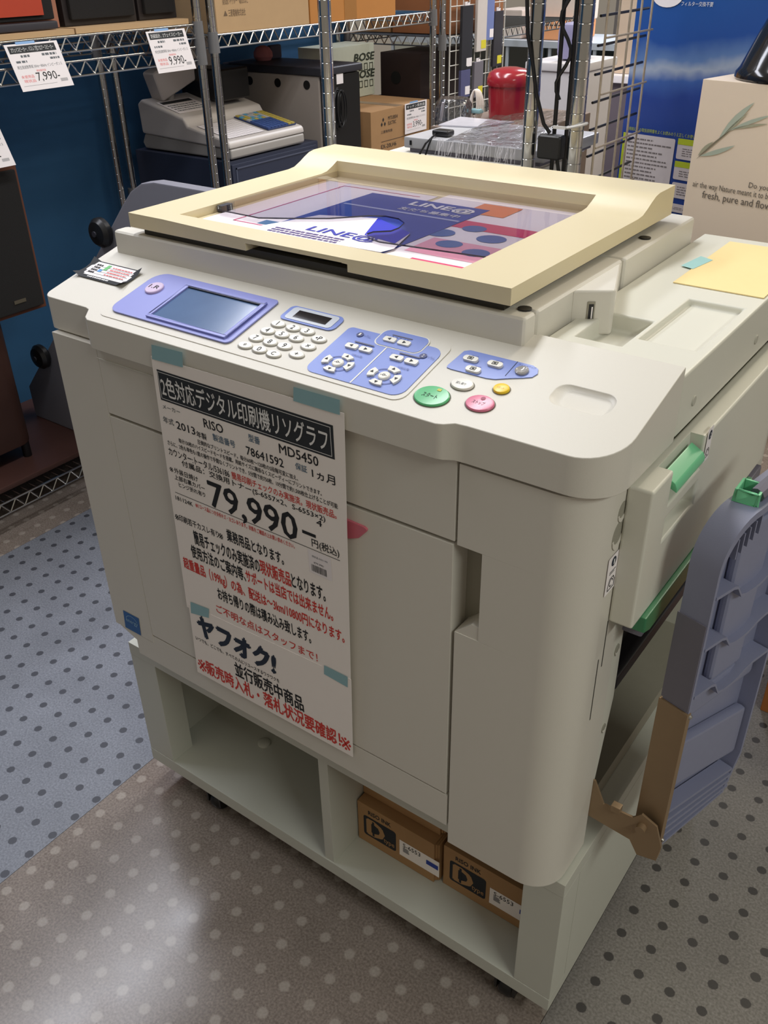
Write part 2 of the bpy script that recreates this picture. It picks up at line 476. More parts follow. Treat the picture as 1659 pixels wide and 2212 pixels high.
# right front panel: rounded corner, with hand recess in its left edge
def rp(xa, z0, z1, b):
    poly = [(xa, 0.0)] + arc(XR - 0.045, 0.045, 0.045, -90, 0, 10) + [(XR, 0.105), (XR - 0.02, 0.105), (XR - 0.02, 0.06), (xa, 0.06)]
    b.prism(poly, 'z', z0, z1)
rpn = MB()
rp(0.7435, 0.8125, 0.9085, rpn); rp(0.7735, 0.6975, 0.8125, rpn)
poly = [(0.7435, 0.0)] + arc(XR - 0.045, 0.045, 0.045, -90, 0, 10) + [(XR, 0.100), (XR - 0.02, 0.100), (XR - 0.02, 0.06), (0.7435, 0.06)]
rpn.prism(poly, 'z', 0.343, 0.6975)
rpanel = rpn.build('right_front_panel', CREAM, pr, bevel=0.0015, ang=40)
MB().box(0.742, 0.7735, 0.034, 0.06, 0.6975, 0.8125).build('recess_back', DARKP, rpanel)
MB().prism([(0.7435, 0.6975), (0.7735, 0.6975), (0.7735, 0.716), (0.764, 0.716)], 'y', 0.001, 0.034).build('recess_ramp', CREAM, rpanel)
MB().lathe([(0, 0), (0.009, 0), (0.009, 0.002), (0, 0.002)], (0.760, 0.0345, 0.775), 16, (0, -1, 0)).build('recess_plug', BLACK, rpanel)
# side strip behind the rounded corner
side = MB().prism([(0.100, 0.42), (0.128, 0.58), (0.125, 0.74), (0.160, 0.74), (0.160, 0.905), (0.105, 0.905), (0.099, 0.42)], 'x', 0.868, XR - 0.0008).build('side_strip', CREAM2, pr, bevel=0.001)
WELL_SHADE = mat('well_shade', rgb(150, 147, 134), 0.7)  # darker cream: shade of the screw wells painted on flat discs
for (y, z, ry, rz, dp) in ((0.062, 0.873, 0.010, 0.0115, 0.004), (0.058, 0.847, 0.0125, 0.016, 0.006), (0.112, 0.664, 0.006, 0.008, 0.003), (0.108, 0.545, 0.005, 0.007, 0.003)):
    ell = [(y + ry * math.cos(t * math.pi / 10), z + rz * math.sin(t * math.pi / 10)) for t in range(20)]
    w_ = MB().prism(ell, 'x', XR - 0.004, XR + 0.0003).build('well_shade_disc', WELL_SHADE, side)
    cres = [(y + ry * 0.95 * math.cos(math.radians(a)), z + rz * 0.95 * math.sin(math.radians(a))) for a in range(190, 351, 20)] + [(y + ry * 0.75 * math.cos(math.radians(a)), z + rz * 0.55 * math.sin(math.radians(a))) for a in range(350, 189, -20)]
    MB().prism(cres, 'x', XR - 0.002, XR + 0.0009).build('well_highlight', CREAM, w_)  # pale crescent painted as the highlight on the well's lower edge
# vertical slots on the side strip
for y0, y1, z0, z1 in ((0.0665, 0.0685, 0.672, 0.735), (0.0545, 0.0565, 0.602, 0.690)):
    MB().box(XR - 0.003, XR + 0.0003, y0, y1, z0, z1).build('side_slot', DARKP, side)
SF = frame((XR + 0.0006, 0.043, 0.781), (0, 1, 0), (0, 0, 1))
sl = flat(rrect(0.0, 0.026, 0.0, 0.046, 0.002), SF, PAPER2, side, 'number_sticker')
flat([(0.0135 + 0.0055 * math.cos(t * math.pi / 9), 0.0375 + 0.0055 * math.sin(t * math.pi / 9)) for t in range(18)], SF, INKN, sl, 'number_disc', off=0.0006)
text('1', (0.0122, 0.0148, 0.0345, 0.0405), SF, INKW, sl, off=0.0009)
lines_block([(0.006, 0.021, 0.026, 0.0268), (0.006, 0.018, 0.0238, 0.0246)], SF, INK, sl, off=0.0006)
def drum_icon(F, x, y, s, par):
    b = MB(F)
    def bar(p, q, w):
        d = Vector((q[0] - p[0], q[1] - p[1], 0)).normalized() * w; n_ = Vector((-d.y, d.x, 0))
        b.add([(p[0] + n_.x, p[1] + n_.y, 0.0006), (p[0] - n_.x, p[1] - n_.y, 0.0006), (q[0] - n_.x, q[1] - n_.y, 0.0006), (q[0] + n_.x, q[1] + n_.y, 0.0006)], [(0, 1, 2, 3)])
    P = [(x, y), (x + s, y), (x + s, y + s * .55), (x + s * .8, y + s * .9), (x + s * .2, y + s * .9), (x, y + s * .4)]
    for i in range(len(P)): bar(P[i], P[(i + 1) % len(P)], s * 0.035)
    Q = [(x + s * .5 + s * .28 * math.cos(t * math.pi / 6), y + s * .48 + s * .3 * math.sin(t * math.pi / 6)) for t in range(12)]
    for i in range(10): bar(Q[i], Q[i + 1], s * 0.035)
    b.build('drum_icon', INK, par, recalc=False)
drum_icon(SF, 0.006, 0.004, 0.015, sl)

# console ---------------------------------------------------------------
K = 0.0335 / 0.13
KA = math.atan(K)
def cz(y): return 0.9515 + (y + 0.01) * K
plan = [(0.091, 0.150), (0.091, 0.026)] + arc(0.103, 0.020, 0.012, 180, 270, 5) + [(0.178, 0.008), (0.186, 0.006), (0.196, -0.008), (0.204, -0.012), (0.722, -0.012), (0.730, -0.010), (0.740, -0.0045), (0.752, -0.0035)] + arc(0.856, 0.041, 0.0445, -90, 0, 10) + [(0.9005, 0.152), (0.743, 0.152), (0.743, 0.150)]
cb = MB(); n = len(plan)
cb.add([(x, y, 0.9125) for x, y in plan] + [(x, y, cz(y)) for x, y in plan], [tuple(range(n - 1, -1, -1)), tuple(range(n, 2 * n))] + [(i, (i + 1) % n, n + (i + 1) % n, n + i) for i in range(n)])
con = cb.build('console', CREAM, pr, bevel=0.006, seg=3, ang=50, amin=40)
CF = frame((0, -0.01, 0.9515), (1, 0, 0), (0, math.cos(KA), math.sin(KA)))
# raised plate around the panels
flat(rrect(0.207, 0.672, 0.012, 0.1175, 0.014), CF, CREAM, con, 'raised_plate', off=-0.001, th=0.0019)
H0 = 0.0013
# touch screen bezel with sloped inner frame
bz = MB(CF)
outer = rrect(0.2175, 0.4265, 0.0225, 0.1175, (0.016, 0.008, 0.006, 0.022))
bz.prism(outer, 'z', H0, H0 + 0.0022)
bezel = bz.build('screen_bezel', BLUEB, con, bevel=0.0008)
SCRM = mat('lcd_glass', rgb(86, 112, 152), 0.12, var=0.15, vscale=20, spec=0.6)
scr = flat(rc(0.2895, 0.4115, 0.032, 0.101), CF, SCRM, bezel, 'touch_screen', off=H0 + 0.0026, th=0.0002)
fr_ = MB(CF)
for (a, b_, c_, d_) in ((0.284, 0.417, 0.101, 0.106), (0.284, 0.2895, 0.032, 0.101), (0.4115, 0.417, 0.032, 0.101), (0.284, 0.417, 0.0275, 0.032)):
    fr_.prism(rc(a, b_, c_, d_), 'z', H0 + 0.0015, H0 + 0.0050)
fr_.build('screen_frame', BLUEB, bezel, bevel=0.0012)
MB(CF).prism(rc(0.2895, 0.4115, 0.0985, 0.101), 'z', H0 + 0.002, H0 + 0.0046).build('screen_gasket', BLACK, bezel)
MB(CF).lathe([(0, 0), (0.0125, 0), (0.0125, 0.0022), (0.0115, 0.003), (0, 0.003)], (0.2445, 0.0815, H0 + 0.002), 24).build('wake_key', mat('lilac_key', rgb(206, 186, 216), 0.4), bezel)
text('1.R', (0.236, 0.253, 0.079, 0.086), CF, INK, bezel, 'key_marking', off=H0 + 0.0053)
# counter display
disp = MB(CF).prism(rrect(0.4475, 0.5275, 0.088, 0.1165, (0.007, 0.009, 0.009, 0.007)), 'z', H0, H0 + 0.0012).build('counter_surround', BLUEP, con, bevel=0.0005)
flat(rrect(0.4535, 0.5215, 0.0905, 0.1140, 0.005), CF, mat('pale_grey_plate', rgb(206, 212, 222), 0.3), disp, 'counter_plate', off=H0 + 0.0013, th=0.0004)
flat(rc(0.4640, 0.5125, 0.0950, 0.1090), CF, mat('black_lcd', rgb(34, 30, 34), 0.15), disp, 'counter_display', off=H0 + 0.0019)
# numeric keys
KP = {'1': (.4564, .0776), '2': (.4793, .0774), '3': (.5002, .0776), '4': (.4537, .0617), '5': (.4752, .0619), '6': (.4964, .0619), '7': (.4502, .0449), '8': (.4722, .0444), '9': (.4936, .0445), '*': (.4478, .0287), '0': (.4698, .0283), 'C': (.4914, .0275), '•P': (.5229, .0701), '×': (.5204, .0538), '+': (.5175, .0367)}
for ch, (kx, ky) in KP.items():
    b = MB(CF)
    rings = []
    for rr, zz in ((1.0, 0.0), (1.0, 0.0016), (0.9, 0.0024), (0.0001, 0.0025)):
        rings.append([(kx + 0.0098 * rr * math.cos(t * math.pi / 12), ky + 0.0058 * rr * math.sin(t * math.pi / 12), H0 - 0.0005 + zz) for t in range(24)])
    b.loft(rings)
    b.build('number_key', KEYM, con)
    flat([(kx + 0.0106 * math.cos(t * math.pi / 12), ky - 0.0004 + 0.0066 * math.sin(t * math.pi / 12)) for t in range(24)], CF, mat('key_gap', rgb(150, 146, 136), 0.6), con, 'key_rim', off=H0 + 0.0002)
    w = 0.0034 if len(ch) == 1 else 0.0055
    hh = 0.0036 if ch not in '×+*' else 0.0024
    text(ch, (kx - w * 0.75, kx + w * 0.75, ky - hh, ky + hh), CF, INK, con, 'key_marking', off=H0 + 0.0022, keep=True)
# drum panel (two drums) and speed panel
flat(rrect(0.5415, 0.6675, 0.0175, 0.1045, (0.012, 0.014, 0.014, 0.006)), CF, BLUEP, con, 'drum_panel', off=H0 - 0.0005, th=0.0008)
flat(rrect(0.5835, 0.6450, 0.0855, 0.1165, 0.010), CF, KEYM, con, 'speed_panel_border', off=H0 + 0.0005)
flat(rrect(0.5850, 0.6435, 0.0868, 0.1152, 0.009), CF, BLUEP, con, 'speed_panel', off=H0 + 0.0009)
flat(rc(0.6042, 0.6058, 0.0175, 0.0850), CF, KEYM, con, 'panel_divider', off=H0 + 0.0006)
def tri(cx, cy, s, a):
    a = math.radians(a)
    return [(cx + s * math.cos(a + k * 2.0944), cy + s * math.sin(a + k * 2.0944)) for k in range(3)]
def arrow_key(cx, cy, w, h, a, name='arrow_key'):
    MB(CF).prism(rrect(cx - w, cx + w, cy - h, cy + h, 0.0022, 3), 'z', H0, H0 + 0.0028).build(name, KEYM, con, bevel=0.0006)
    flat(tri(cx, cy, 0.0026, a), CF, INK, con, 'key_marking', off=H0 + 0.0031)
DKB = mat('print_deep_blue', rgb(60, 78, 150), 0.5)
for bx, by in ((0.610, 0.0975), (0.577, 0.0718), (0.6365, 0.0718)):
    arrow_key(bx - 0.0092, by, 0.0078, 0.0040, 180)
    arrow_key(bx + 0.0095, by, 0.0078, 0.0040, 0)
    flat(rc(bx - 0.012, bx + 0.014, by + 0.0085, by + 0.0105), CF, mat('gauge_grey', rgb(78, 80, 112), 0.5), con, 'level_gauge', off=H0 + 0.0012)
    text('12345', (bx - 0.010, bx + 0.012, by + 0.0050, by + 0.0075), CF, DKB, con, 'panel_print', off=H0 + 0.0012)
    text('うすく', (bx - 0.021, bx - 0.013, by + 0.0050, by + 0.0074), CF, DKB, con, 'panel_print', off=H0 + 0.0012)
for (px, py, s) in ((0.5625, 0.0945, '1'), (0.6515, 0.0860, '2')):
    flat([(px + 0.0042 * math.cos(t * math.pi / 8), py + 0.0042 * math.sin(t * math.pi / 8)) for t in range(16)], CF, mat('disc_navy', rgb(52, 60, 118), 0.5), con, 'drum_disc', off=H0 + 0.0012)
    text(s, (px - 0.0012, px + 0.0012, py - 0.0022, py + 0.0022), CF, KEYM, con, 'panel_print', off=H0 + 0.0015)
    text('ドラム', (px + 0.0055, px + 0.0145, py - 0.002, py + 0.002), CF, DKB, con, 'panel_print', off=H0 + 0.0012)
for rx_, ry_ in ((0.5722, 0.0405), (0.6330, 0.0403)):
    ring = MB(CF)
    o_ = [(rx_ + 0.0160 * math.cos(t * math.pi / 18), ry_ + 0.0130 * math.sin(t * math.pi / 18), H0 + 0.0010) for t in range(36)]
    i_ = [(rx_ + 0.0148 * math.cos(t * math.pi / 18), ry_ + 0.0119 * math.sin(t * math.pi / 18), H0 + 0.0010) for t in range(36)]
    ring.loft([o_, i_], cap=False); ring.build('position_ring', DKB, con, recalc=False)
    for a0, a1, tri_a in ((50, 100, 90), (150, 205, 90), (240, 290, -90), (330, 385, -90)):
        po = [(rx_ + 0.0195 * math.cos(math.radians(a0 + (a1 - a0) * k / 5)), ry_ + 0.0165 * math.sin(math.radians(a0 + (a1 - a0) * k / 5))) for k in range(6)]
        pi_ = [(rx_ + 0.0115 * math.cos(math.radians(a1 - (a1 - a0) * k / 5)), ry_ + 0.0092 * math.sin(math.radians(a1 - (a1 - a0) * k / 5))) for k in range(6)]
        MB(CF).prism(po + pi_, 'z', H0, H0 + 0.0028).build('position_key', KEYM, con, bevel=0.0005)
        am = math.radians((a0 + a1) / 2)
        flat(tri(rx_ + 0.0155 * math.cos(am), ry_ + 0.0128 * math.sin(am), 0.0024, tri_a), CF, INK, con, 'key_marking', off=H0 + 0.0031)
    MB(CF).lathe([(0, 0), (0.0066, 0), (0.0066, 0.0022), (0.0056, 0.003), (0, 0.003)], (rx_, ry_, H0), 20).build('centre_key', KEYM, con)
    text('-0-', (rx_ - 0.004, rx_ + 0.004, ry_ - 0.0018, ry_ + 0.0014), CF, INK, con, 'key_marking', off=H0 + 0.0033)
    text('印刷位置', (rx_ + 0.004, rx_ + 0.018, ry_ + 0.0178, ry_ + 0.0208), CF, DKB, con, 'panel_print', off=H0 + 0.0012)
# mode panel
flat([(0.6835, 0.083), (0.6845, 0.0795), (0.690, 0.0785), (0.7313, 0.0785), (0.7407, 0.0803), (0.7528, 0.0868), (0.7651, 0.0925), (0.773, 0.097), (0.7755, 0.104), (0.7725, 0.111), (0.765, 0.1145), (0.692, 0.1145), (0.6865, 0.111)], CF, BLUEP, con, 'mode_panel', off=0.0003, th=0.0008)
for bx, by, s in ((0.7014, 0.0995, '製版'), (0.7294, 0.1006, '印刷'), (0.7132, 0.0845, '連続')):
    MB(CF).prism(rrect(bx - 0.0085, bx + 0.0085, by - 0.0042, by + 0.0042, 0.0036, 4), 'z', 0.0005, 0.0038).build('mode_key', KEYM, con, bevel=0.0007)
    lines_block([(bx - 0.003, bx + 0.003, by - 0.0024, by - 0.0018), (bx - 0.003, bx + 0.003, by + 0.0018, by + 0.0024), (bx - 0.003, bx - 0.0024, by - 0.0024, by + 0.0024), (bx + 0.0024, bx + 0.003, by - 0.0024, by + 0.0024), (bx - 0.0014, bx + 0.0014, by - 0.001, by + 0.001)], CF, INK, con, 'key_marking', off=0.0041)
    text(s, (bx - 0.003, bx + 0.005, by + 0.0055, by + 0.0082), CF, DKB, con, 'panel_print', off=0.0014)
flat(rc(0.7473, 0.7479, 0.0885, 0.1145), CF, INKN, con, 'panel_divider', off=0.0014)
MB(CF).lathe([(0, 0), (0.0070, 0), (0.0070, 0.002), (0.0055, 0.003), (0.0030, 0.0018), (0, 0.0018)], (0.7593, 0.1015, 0.0010), 20).build('wake_up_lamp', mat('clear_grey_key', rgb(168, 166, 166), 0.15), con)
text('ウェイクアップ', (0.7510, 0.7700, 0.1095, 0.1122), CF, DKB, con, 'panel_print', off=0.0014)
# big round keys
def round_key(cx, cy, rx, ry, m, txt, tm, th=0.0030):
    b = MB(CF); rings = []
    for rr, zz in ((1.0, -0.0005), (1.0, th * 0.6), (0.95, th * 0.9), (0.8, th), (0.0001, th)):
        rings.append([(cx + rx * rr * math.cos(t * math.pi / 16), cy + ry * rr * math.sin(t * math.pi / 16), zz) for t in range(32)])
    o = b.loft(rings).build('round_key', m, con)
    flat([(cx + (rx + 0.0011) * math.cos(t * math.pi / 16), cy + (ry + 0.0011) * math.sin(t * math.pi / 16)) for t in range(32)], CF, mat('key_gap_dark', rgb(110, 104, 92), 0.6), con, 'key_rim', off=0.0003)
    if txt: text(txt, (cx - rx * 0.5, cx + rx * 0.4, cy - ry * 0.32, cy + ry * 0.12), CF, tm, con, 'key_marking', off=th + 0.0004)
round_key(0.6968, 0.0318, 0.0190, 0.0152, mat('start_green', rgb(96, 190, 130), 0.25), 'スタート', INK)
flat([(0.698, 0.0395), (0.7025, 0.0395), (0.7025, 0.0430), (0.698, 0.0430)], CF, mat('start_mark', rgb(196, 196, 60), 0.5), con, 'key_marking', off=0.0034)
round_key(0.7471, 0.0402, 0.0148, 0.0118, mat('stop_pink', rgb(222, 122, 152), 0.25), 'ストップ', INKN)
flat([(0.7475 + 0.0024 * math.cos(t * math.pi / 8), 0.0463 + 0.0024 * math.sin(t * math.pi / 8)) for t in range(16)], CF, mat('stop_mark', rgb(160, 66, 96), 0.5), con, 'key_marking', off=0.0034)
round_key(0.7150, 0.0602, 0.0122, 0.0088, KEYM, '試し刷り', INK)
round_key(0.7548, 0.0685, 0.0084, 0.0074, mat('reset_yellow', rgb(240, 202, 30), 0.3), 'リセット', mat('reset_mark', rgb(170, 96, 10), 0.5))
# dished clip tray on the right
rings = [[(x, y, 0.02) for x, y in rrect(0.800, 0.866, 0.066, 0.1035, 0.014, 6)], [(x, y, 0.0009) for x, y in rrect(0.800, 0.866, 0.066, 0.1035, 0.014, 6)],
         [(x, y, -0.0008) for x, y in rrect(0.8025, 0.8640, 0.0685, 0.1015, 0.0125, 6)], [(x, y, -0.0055) for x, y in rrect(0.812, 0.8595, 0.074, 0.0985, 0.009, 6)]]
cut = MB(CF).loft(rings).build('cutter', None, None)
bpy.context.view_layer.update()
md = con.modifiers.new('cut', 'BOOLEAN'); md.object = cut; md.operation = 'DIFFERENCE'; md.solver = 'EXACT'
bpy.context.view_layer.update()
_me = bpy.data.meshes.new_from_object(con.evaluated_get(bpy.context.evaluated_depsgraph_get()))
con.modifiers.clear(); con.data = _me
for p in _me.polygons: p.use_smooth = True
_me.set_sharp_from_angle(angle=math.radians(38))
wn = con.modifiers.new('weighted', 'WEIGHTED_NORMAL'); wn.keep_sharp = True; wn.weight = 60
bpy.data.objects.remove(cut)
# sheet pasted on the left of the console
LBF = frame((0.0, -0.01, 0.9515), (1, 0, 0), (0, math.cos(KA), math.sin(KA)))
stk = MB(CF)
nx, ny = 8, 4
pts = []
for j in range(ny + 1):
    for i in range(nx + 1):
        fx, fy = i / nx, j / ny
        curl = 0.0016 + 0.006 * (max(0, abs(fx - .5) - .36) / .14) ** 2 * (max(0, abs(fy - .5) - .2) / .3)
        pts.append((0.0945 + 0.097 * fx, 0.0715 + 0.040 * fy, curl))
stk.add(pts, [(j * (nx + 1) + i, j * (nx + 1) + i + 1, (j + 1) * (nx + 1) + i + 1, (j + 1) * (nx + 1) + i) for j in range(ny) for i in range(nx)])
notice = stk.build('notice_sticker', INK, None, recalc=False)
tag(notice, 'small black-framed notice sticker with curling corners on the console', 'sticker')
flat(rc(0.1000, 0.1865, 0.0782, 0.1092), CF, PAPER2, notice, 'sticker_face', off=0.0019)
r = random.Random(5)
flat(rc(0.128, 0.1345, 0.0940, 0.1065), CF, mat('sticker_green', rgb(104, 186, 110), 0.5), notice, 'sticker_patch', off=0.0023)
flat(rc(0.122, 0.1285, 0.0885, 0.0940), CF, mat('sticker_blue', rgb(84, 150, 214), 0.5), notice, 'sticker_patch', off=0.0023)
lines_block([x for k in range(4) for x in dashes(0.108, 0.120, 0.1015 - 0.0058 * k, 0.0028, r, (0.002, 0.004), 0.0008)], CF, INK, notice, off=0.0023)
lines_block([(0.1045, 0.182, 0.1002 - 0.0056 * k, 0.1006 - 0.0056 * k) for k in range(4)], CF, INK, notice, 'sticker_rule', off=0.0022)
lines_block([x for k in range(4) for x in dashes(0.140, 0.178, 0.1022 - 0.0058 * k, 0.0018, r, (0.003, 0.007), 0.001)], CF, INKP, notice, off=0.0023)
lines_block(dashes(0.118, 0.160, 0.0740, 0.0024, r, (0.002, 0.004), 0.0008), CF, INKW, notice, off=0.0023)
# energy label low on the left panel
EF = frame((0.128, -0.0006, 0.4165), (1, 0, 0), (0, 0, 1))
en = tag(MB(EF).add([(0, 0, 0), (0.037, 0.0, 0), (0.040, 0.036, 0), (0.003, 0.036, 0)], [(0, 1, 2, 3)]).build('energy_sticker', mat('sticker_cyan_blue', rgb(26, 92, 158), 0.4), None, recalc=False), 'small blue energy rating sticker at the printer\'s lower left corner', 'sticker')
text('energy', (0.006, 0.034, 0.014, 0.022), EF, mat('sticker_pale', rgb(150, 190, 220), 0.5), en, italic=0.1)
arc_ = [(0.021 + 0.014 * math.cos(math.radians(a)), 0.020 + 0.012 * math.sin(math.radians(a)), 0.0004) for a in range(20, 171, 15)]
arc2 = [(0.021 + 0.0132 * math.cos(math.radians(a)), 0.020 + 0.0112 * math.sin(math.radians(a)), 0.0004) for a in range(20, 171, 15)]
MB(EF).loft([arc_, arc2], cap=False, close=False).build('sticker_arc', MATS['sticker_pale'], en, recalc=False)
# scanner base and top right cover --------------------------------------
ZB0, ZB1 = 0.972, 1.017
MB().prism([(0.1045, 0.126), (0.7395, 0.126), (0.7395, 0.152), (0.1045, 0.152)], 'z', ZB0 - 0.03, ZB1).build('scanner_front_rail', CREAM, pr, bevel=0.006, seg=3)
sb = MB().prism([(0.1045, 0.1535), (0.7395, 0.1535), (0.7395, 0.372), (0.1045, 0.372)], 'z', ZB0 - 0.03, ZB1).build('scanner_base', CREAM, pr, bevel=0.006, seg=3)
MB().prism([(0.1045, 0.3735), (0.7415, 0.3735), (0.7415, 0.612), (0.70, 0.615), (0.1045, 0.615)], 'z', ZB0 - 0.03, ZB1).build('scanner_rear', CREAM, pr, bevel=0.006, seg=3)
MB().box(0.1045, 0.80, 0.10, 0.69, 0.913, ZB0 - 0.028).build('upper_chassis', INNER, pr)
MB().prism([(0.7385, 0.236), (0.7765, 0.262), (0.7765, 0.266), (0.7385, 0.368)], 'z', 0.9635, 1.0155).build('usb_block', CREAM, sb, bevel=0.004, seg=3)
UF = frame((0.7385, 0.236, 0.985), (0.038, 0.026, 0), (0, 0, 1))
up = MB(UF).prism(rc(0.018, 0.0265, -0.006, 0.018), 'z', 0.0002, 0.0012).build('usb_port', mat('port_metal', rgb(150, 146, 132), 0.3, metal=0.5), sb, bevel=0.0003)
flat(rc(0.0195, 0.025, -0.0035, 0.0155), UF, BLACK, up, 'usb_slot', off=0.0014)
flat(rc(0.0225, 0.0240, -0.0010, 0.0125), UF, PAPER2, up, 'usb_tongue', off=0.0018)
# right top cover with wells: built as a grid so that the wells are real
ZT = 0.9835
xs = [0.7425, 0.766, 0.8185, 0.8255, 0.8875, 0.9005]
ys = [0.1535, 0.192, 0.222, 0.280, 0.374, 0.660]
def zwell(i, j):
    if i == 1 and j in (1, 2): return ZT - 0.020
    if i == 3 and j in (2, 3): return ZT - 0.008
    return ZT
tc_ = MB()
for i in range(5):
    for j in range(5):
        z = zwell(i, j); x0, x1, y0, y1 = xs[i], xs[i + 1], ys[j], ys[j + 1]
        tc_.add([(x0, y0, z), (x1, y0, z), (x1, y1, z), (x0, y1, z)], [(0, 1, 2, 3)])
        if i < 4 and abs(zwell(i + 1, j) - z) > 1e-6:
            za = zwell(i + 1, j); tc_.add([(x1, y0, z), (x1, y1, z), (x1, y1, za), (x1, y0, za)], [(0, 1, 2, 3)])
        if j < 4 and abs(zwell(i, j + 1) - z) > 1e-6:
            za = zwell(i, j + 1); tc_.add([(x0, y1, z), (x1, y1, z), (x1, y1, za), (x0, y1, za)], [(0, 1, 2, 3)])
X0, X1, Y0, Y1, Zb = xs[0], xs[-1], ys[0], ys[-1], 0.9155
for k in range(5):
    tc_.add([(xs[k], Y0, Zb), (xs[k + 1], Y0, Zb), (xs[k + 1], Y0, ZT), (xs[k], Y0, ZT)], [(0, 1, 2, 3)])
    tc_.add([(xs[k], Y1, Zb), (xs[k + 1], Y1, Zb), (xs[k + 1], Y1, ZT), (xs[k], Y1, ZT)], [(3, 2, 1, 0)])
    tc_.add([(X1, ys[k], Zb), (X1, ys[k + 1], Zb), (X1, ys[k + 1], ZT), (X1, ys[k], ZT)], [(0, 1, 2, 3)])
    tc_.add([(X0, ys[k], Zb), (X0, ys[k + 1], Zb), (X0, ys[k + 1], ZT), (X0, ys[k], ZT)], [(3, 2, 1, 0)])
tc_.add([(x, y, Zb) for y in ys for x in xs], [(j * 6 + i, (j + 1) * 6 + i, (j + 1) * 6 + i + 1, j * 6 + i + 1) for i in range(5) for j in range(5)])
top = tc_.build('right_top_cover', CREAM2, pr, bevel=0.004, seg=3, ang=45)
WF = frame((0.766, 0.192, ZT - 0.020), (1, 0, 0), (0, 1, 0))
lab = flat(rc(0.002, 0.050, 0.004, 0.030), WF, PAPER2, top, 'caution_sticker', off=0.0012)
flat(rc(0.004, 0.049, 0.0235, 0.029), WF, INKG, lab, 'sticker_header', off=0.0015)
text('ご注意  Caution', (0.013, 0.043, 0.0243, 0.0283), WF, INKW, lab, off=0.0018)
r = random.Random(2)
lines_block([x for k in range(5) for x in dashes(0.005, 0.047, 0.0195 - 0.0036 * k, 0.0016, r, (0.003, 0.008), 0.001)], WF, INKG, lab, off=0.0016)
for y, z in ((0.196, 0.941), (0.405, 0.939)):
    MB().lathe([(0, 0.0012), (0.0052, 0.0012), (0.0058, 0.0004), (0.0058, -0.002), (0, -0.002)], (0.9005, y, z), 16, (1, 0, 0)).build('screw_plug', mat('plug_shade', rgb(186, 184, 172), 0.6), top)
YEL = mat('manila_card', rgb(238, 216, 158), 0.75, var=0.02)
yc = tag(MB().box(0.788, 0.8965, 0.418, 0.632, ZT + 0.0003, ZT + 0.0016).build('manila_card', YEL, None), 'pale yellow card taped on the printer\'s right top cover', 'card')
flat([(0.772, 0.487), (0.790, 0.481), (0.798, 0.532), (0.779, 0.541)], frame((0, 0, ZT + 0.0016), (1, 0, 0), (0, 1, 0)), mat('tape_pale', rgb(160, 206, 206), 0.6), yc, 'tape', off=0.0003)
# scanner lid -------------------------------------------------------------
def lz(y):
    t = min(1, max(0, (y - 0.452) / 0.06)); t = t * t * (3 - 2 * t)
    return 1.0455 + 0.0195 * t
LX = [0.1445, 0.211, 0.356, 0.364, 0.505, 0.513, 0.6455, 0.7225]
LY = [0.125, 0.155, 0.300, 0.448, 0.462, 0.476, 0.488, 0.500, 0.512, 0.535, 0.566]
NLX = len(LX) - 1
def cellin(i, j): return 0 <= i < NLX and 0 <= j < len(LY) - 1 and not (1 <= i <= NLX - 2 and 1 <= j <= 5)
def lb(i, j): return 1.0365 if (j == 0 and i == 3) else (1.0360 if (j == 0 and i in (2, 4)) else 1.027)
def ltop(x, y):
    z = lz(y)
    if y < 0.13 and 0.350 < x < 0.52: z -= 0.0035
    return z
lid = MB()
for i in range(NLX):
    for j in range(len(LY) - 1):
        if not cellin(i, j): continue
        x0, x1, y0, y1 = LX[i], LX[i + 1], LY[j], LY[j + 1]
        zb = lb(i, j)
        T = [(x0, y0, ltop(x0, y0)), (x1, y0, ltop(x1, y0)), (x1, y1, ltop(x1, y1)), (x0, y1, ltop(x0, y1))]
        Bq = [(x0, y0, zb), (x1, y0, zb), (x1, y1, zb), (x0, y1, zb)]
        lid.add(T, [(0, 1, 2, 3)]); lid.add(Bq, [(3, 2, 1, 0)])
        if not cellin(i - 1, j): lid.add([Bq[0], Bq[3], T[3], T[0]], [(3, 2, 1, 0)])
        elif lb(i - 1, j) < zb - 1e-6: lid.add([Bq[0], Bq[3], (x0, y1, lb(i - 1, j)), (x0, y0, lb(i - 1, j))], [(0, 1, 2, 3)])
        elif lb(i - 1, j) > zb + 1e-6: lid.add([Bq[0], Bq[3], (x0, y1, lb(i - 1, j)), (x0, y0, lb(i - 1, j))], [(0, 1, 2, 3)])
        if not cellin(i + 1, j): lid.add([Bq[1], Bq[2], T[2], T[1]], [(0, 1, 2, 3)])
        if not cellin(i, j - 1): lid.add([Bq[0], Bq[1], T[1], T[0]], [(0, 1, 2, 3)])
        if not cellin(i, j + 1): lid.add([Bq[3], Bq[2], T[2], T[3]], [(3, 2, 1, 0)])
lido = lid.build('scanner_lid', LIDM, pr, bevel=0.0040, seg=3, ang=50, amin=35)
MB().box(0.350, 0.520, 0.150, 0.156, 1.0200, 1.0362).build('grip_shade_block', mat('grip_shade', rgb(40, 38, 34), 0.8), lido)  # dark block whose colour stands in for the shade under the grip
MB().box(0.209, 0.648, 0.150, 0.492, 1.0275, 1.0345).build('lid_floor', LIDM, lido)
MB().box(0.16, 0.71, 0.135, 0.55, 1.0175, 1.0268).build('platen_pad', DARKP, pr)
for hx in (0.714, ):
    for hy in (0.150, 0.470):
        MB().lathe([(0, 0), (0.0075, 0), (0.0075, 0.002), (0, 0.002)], (hx + 0.012, hy, ZB1 - 0.0003), 14).build('rubber_stop', BLACK, pr)
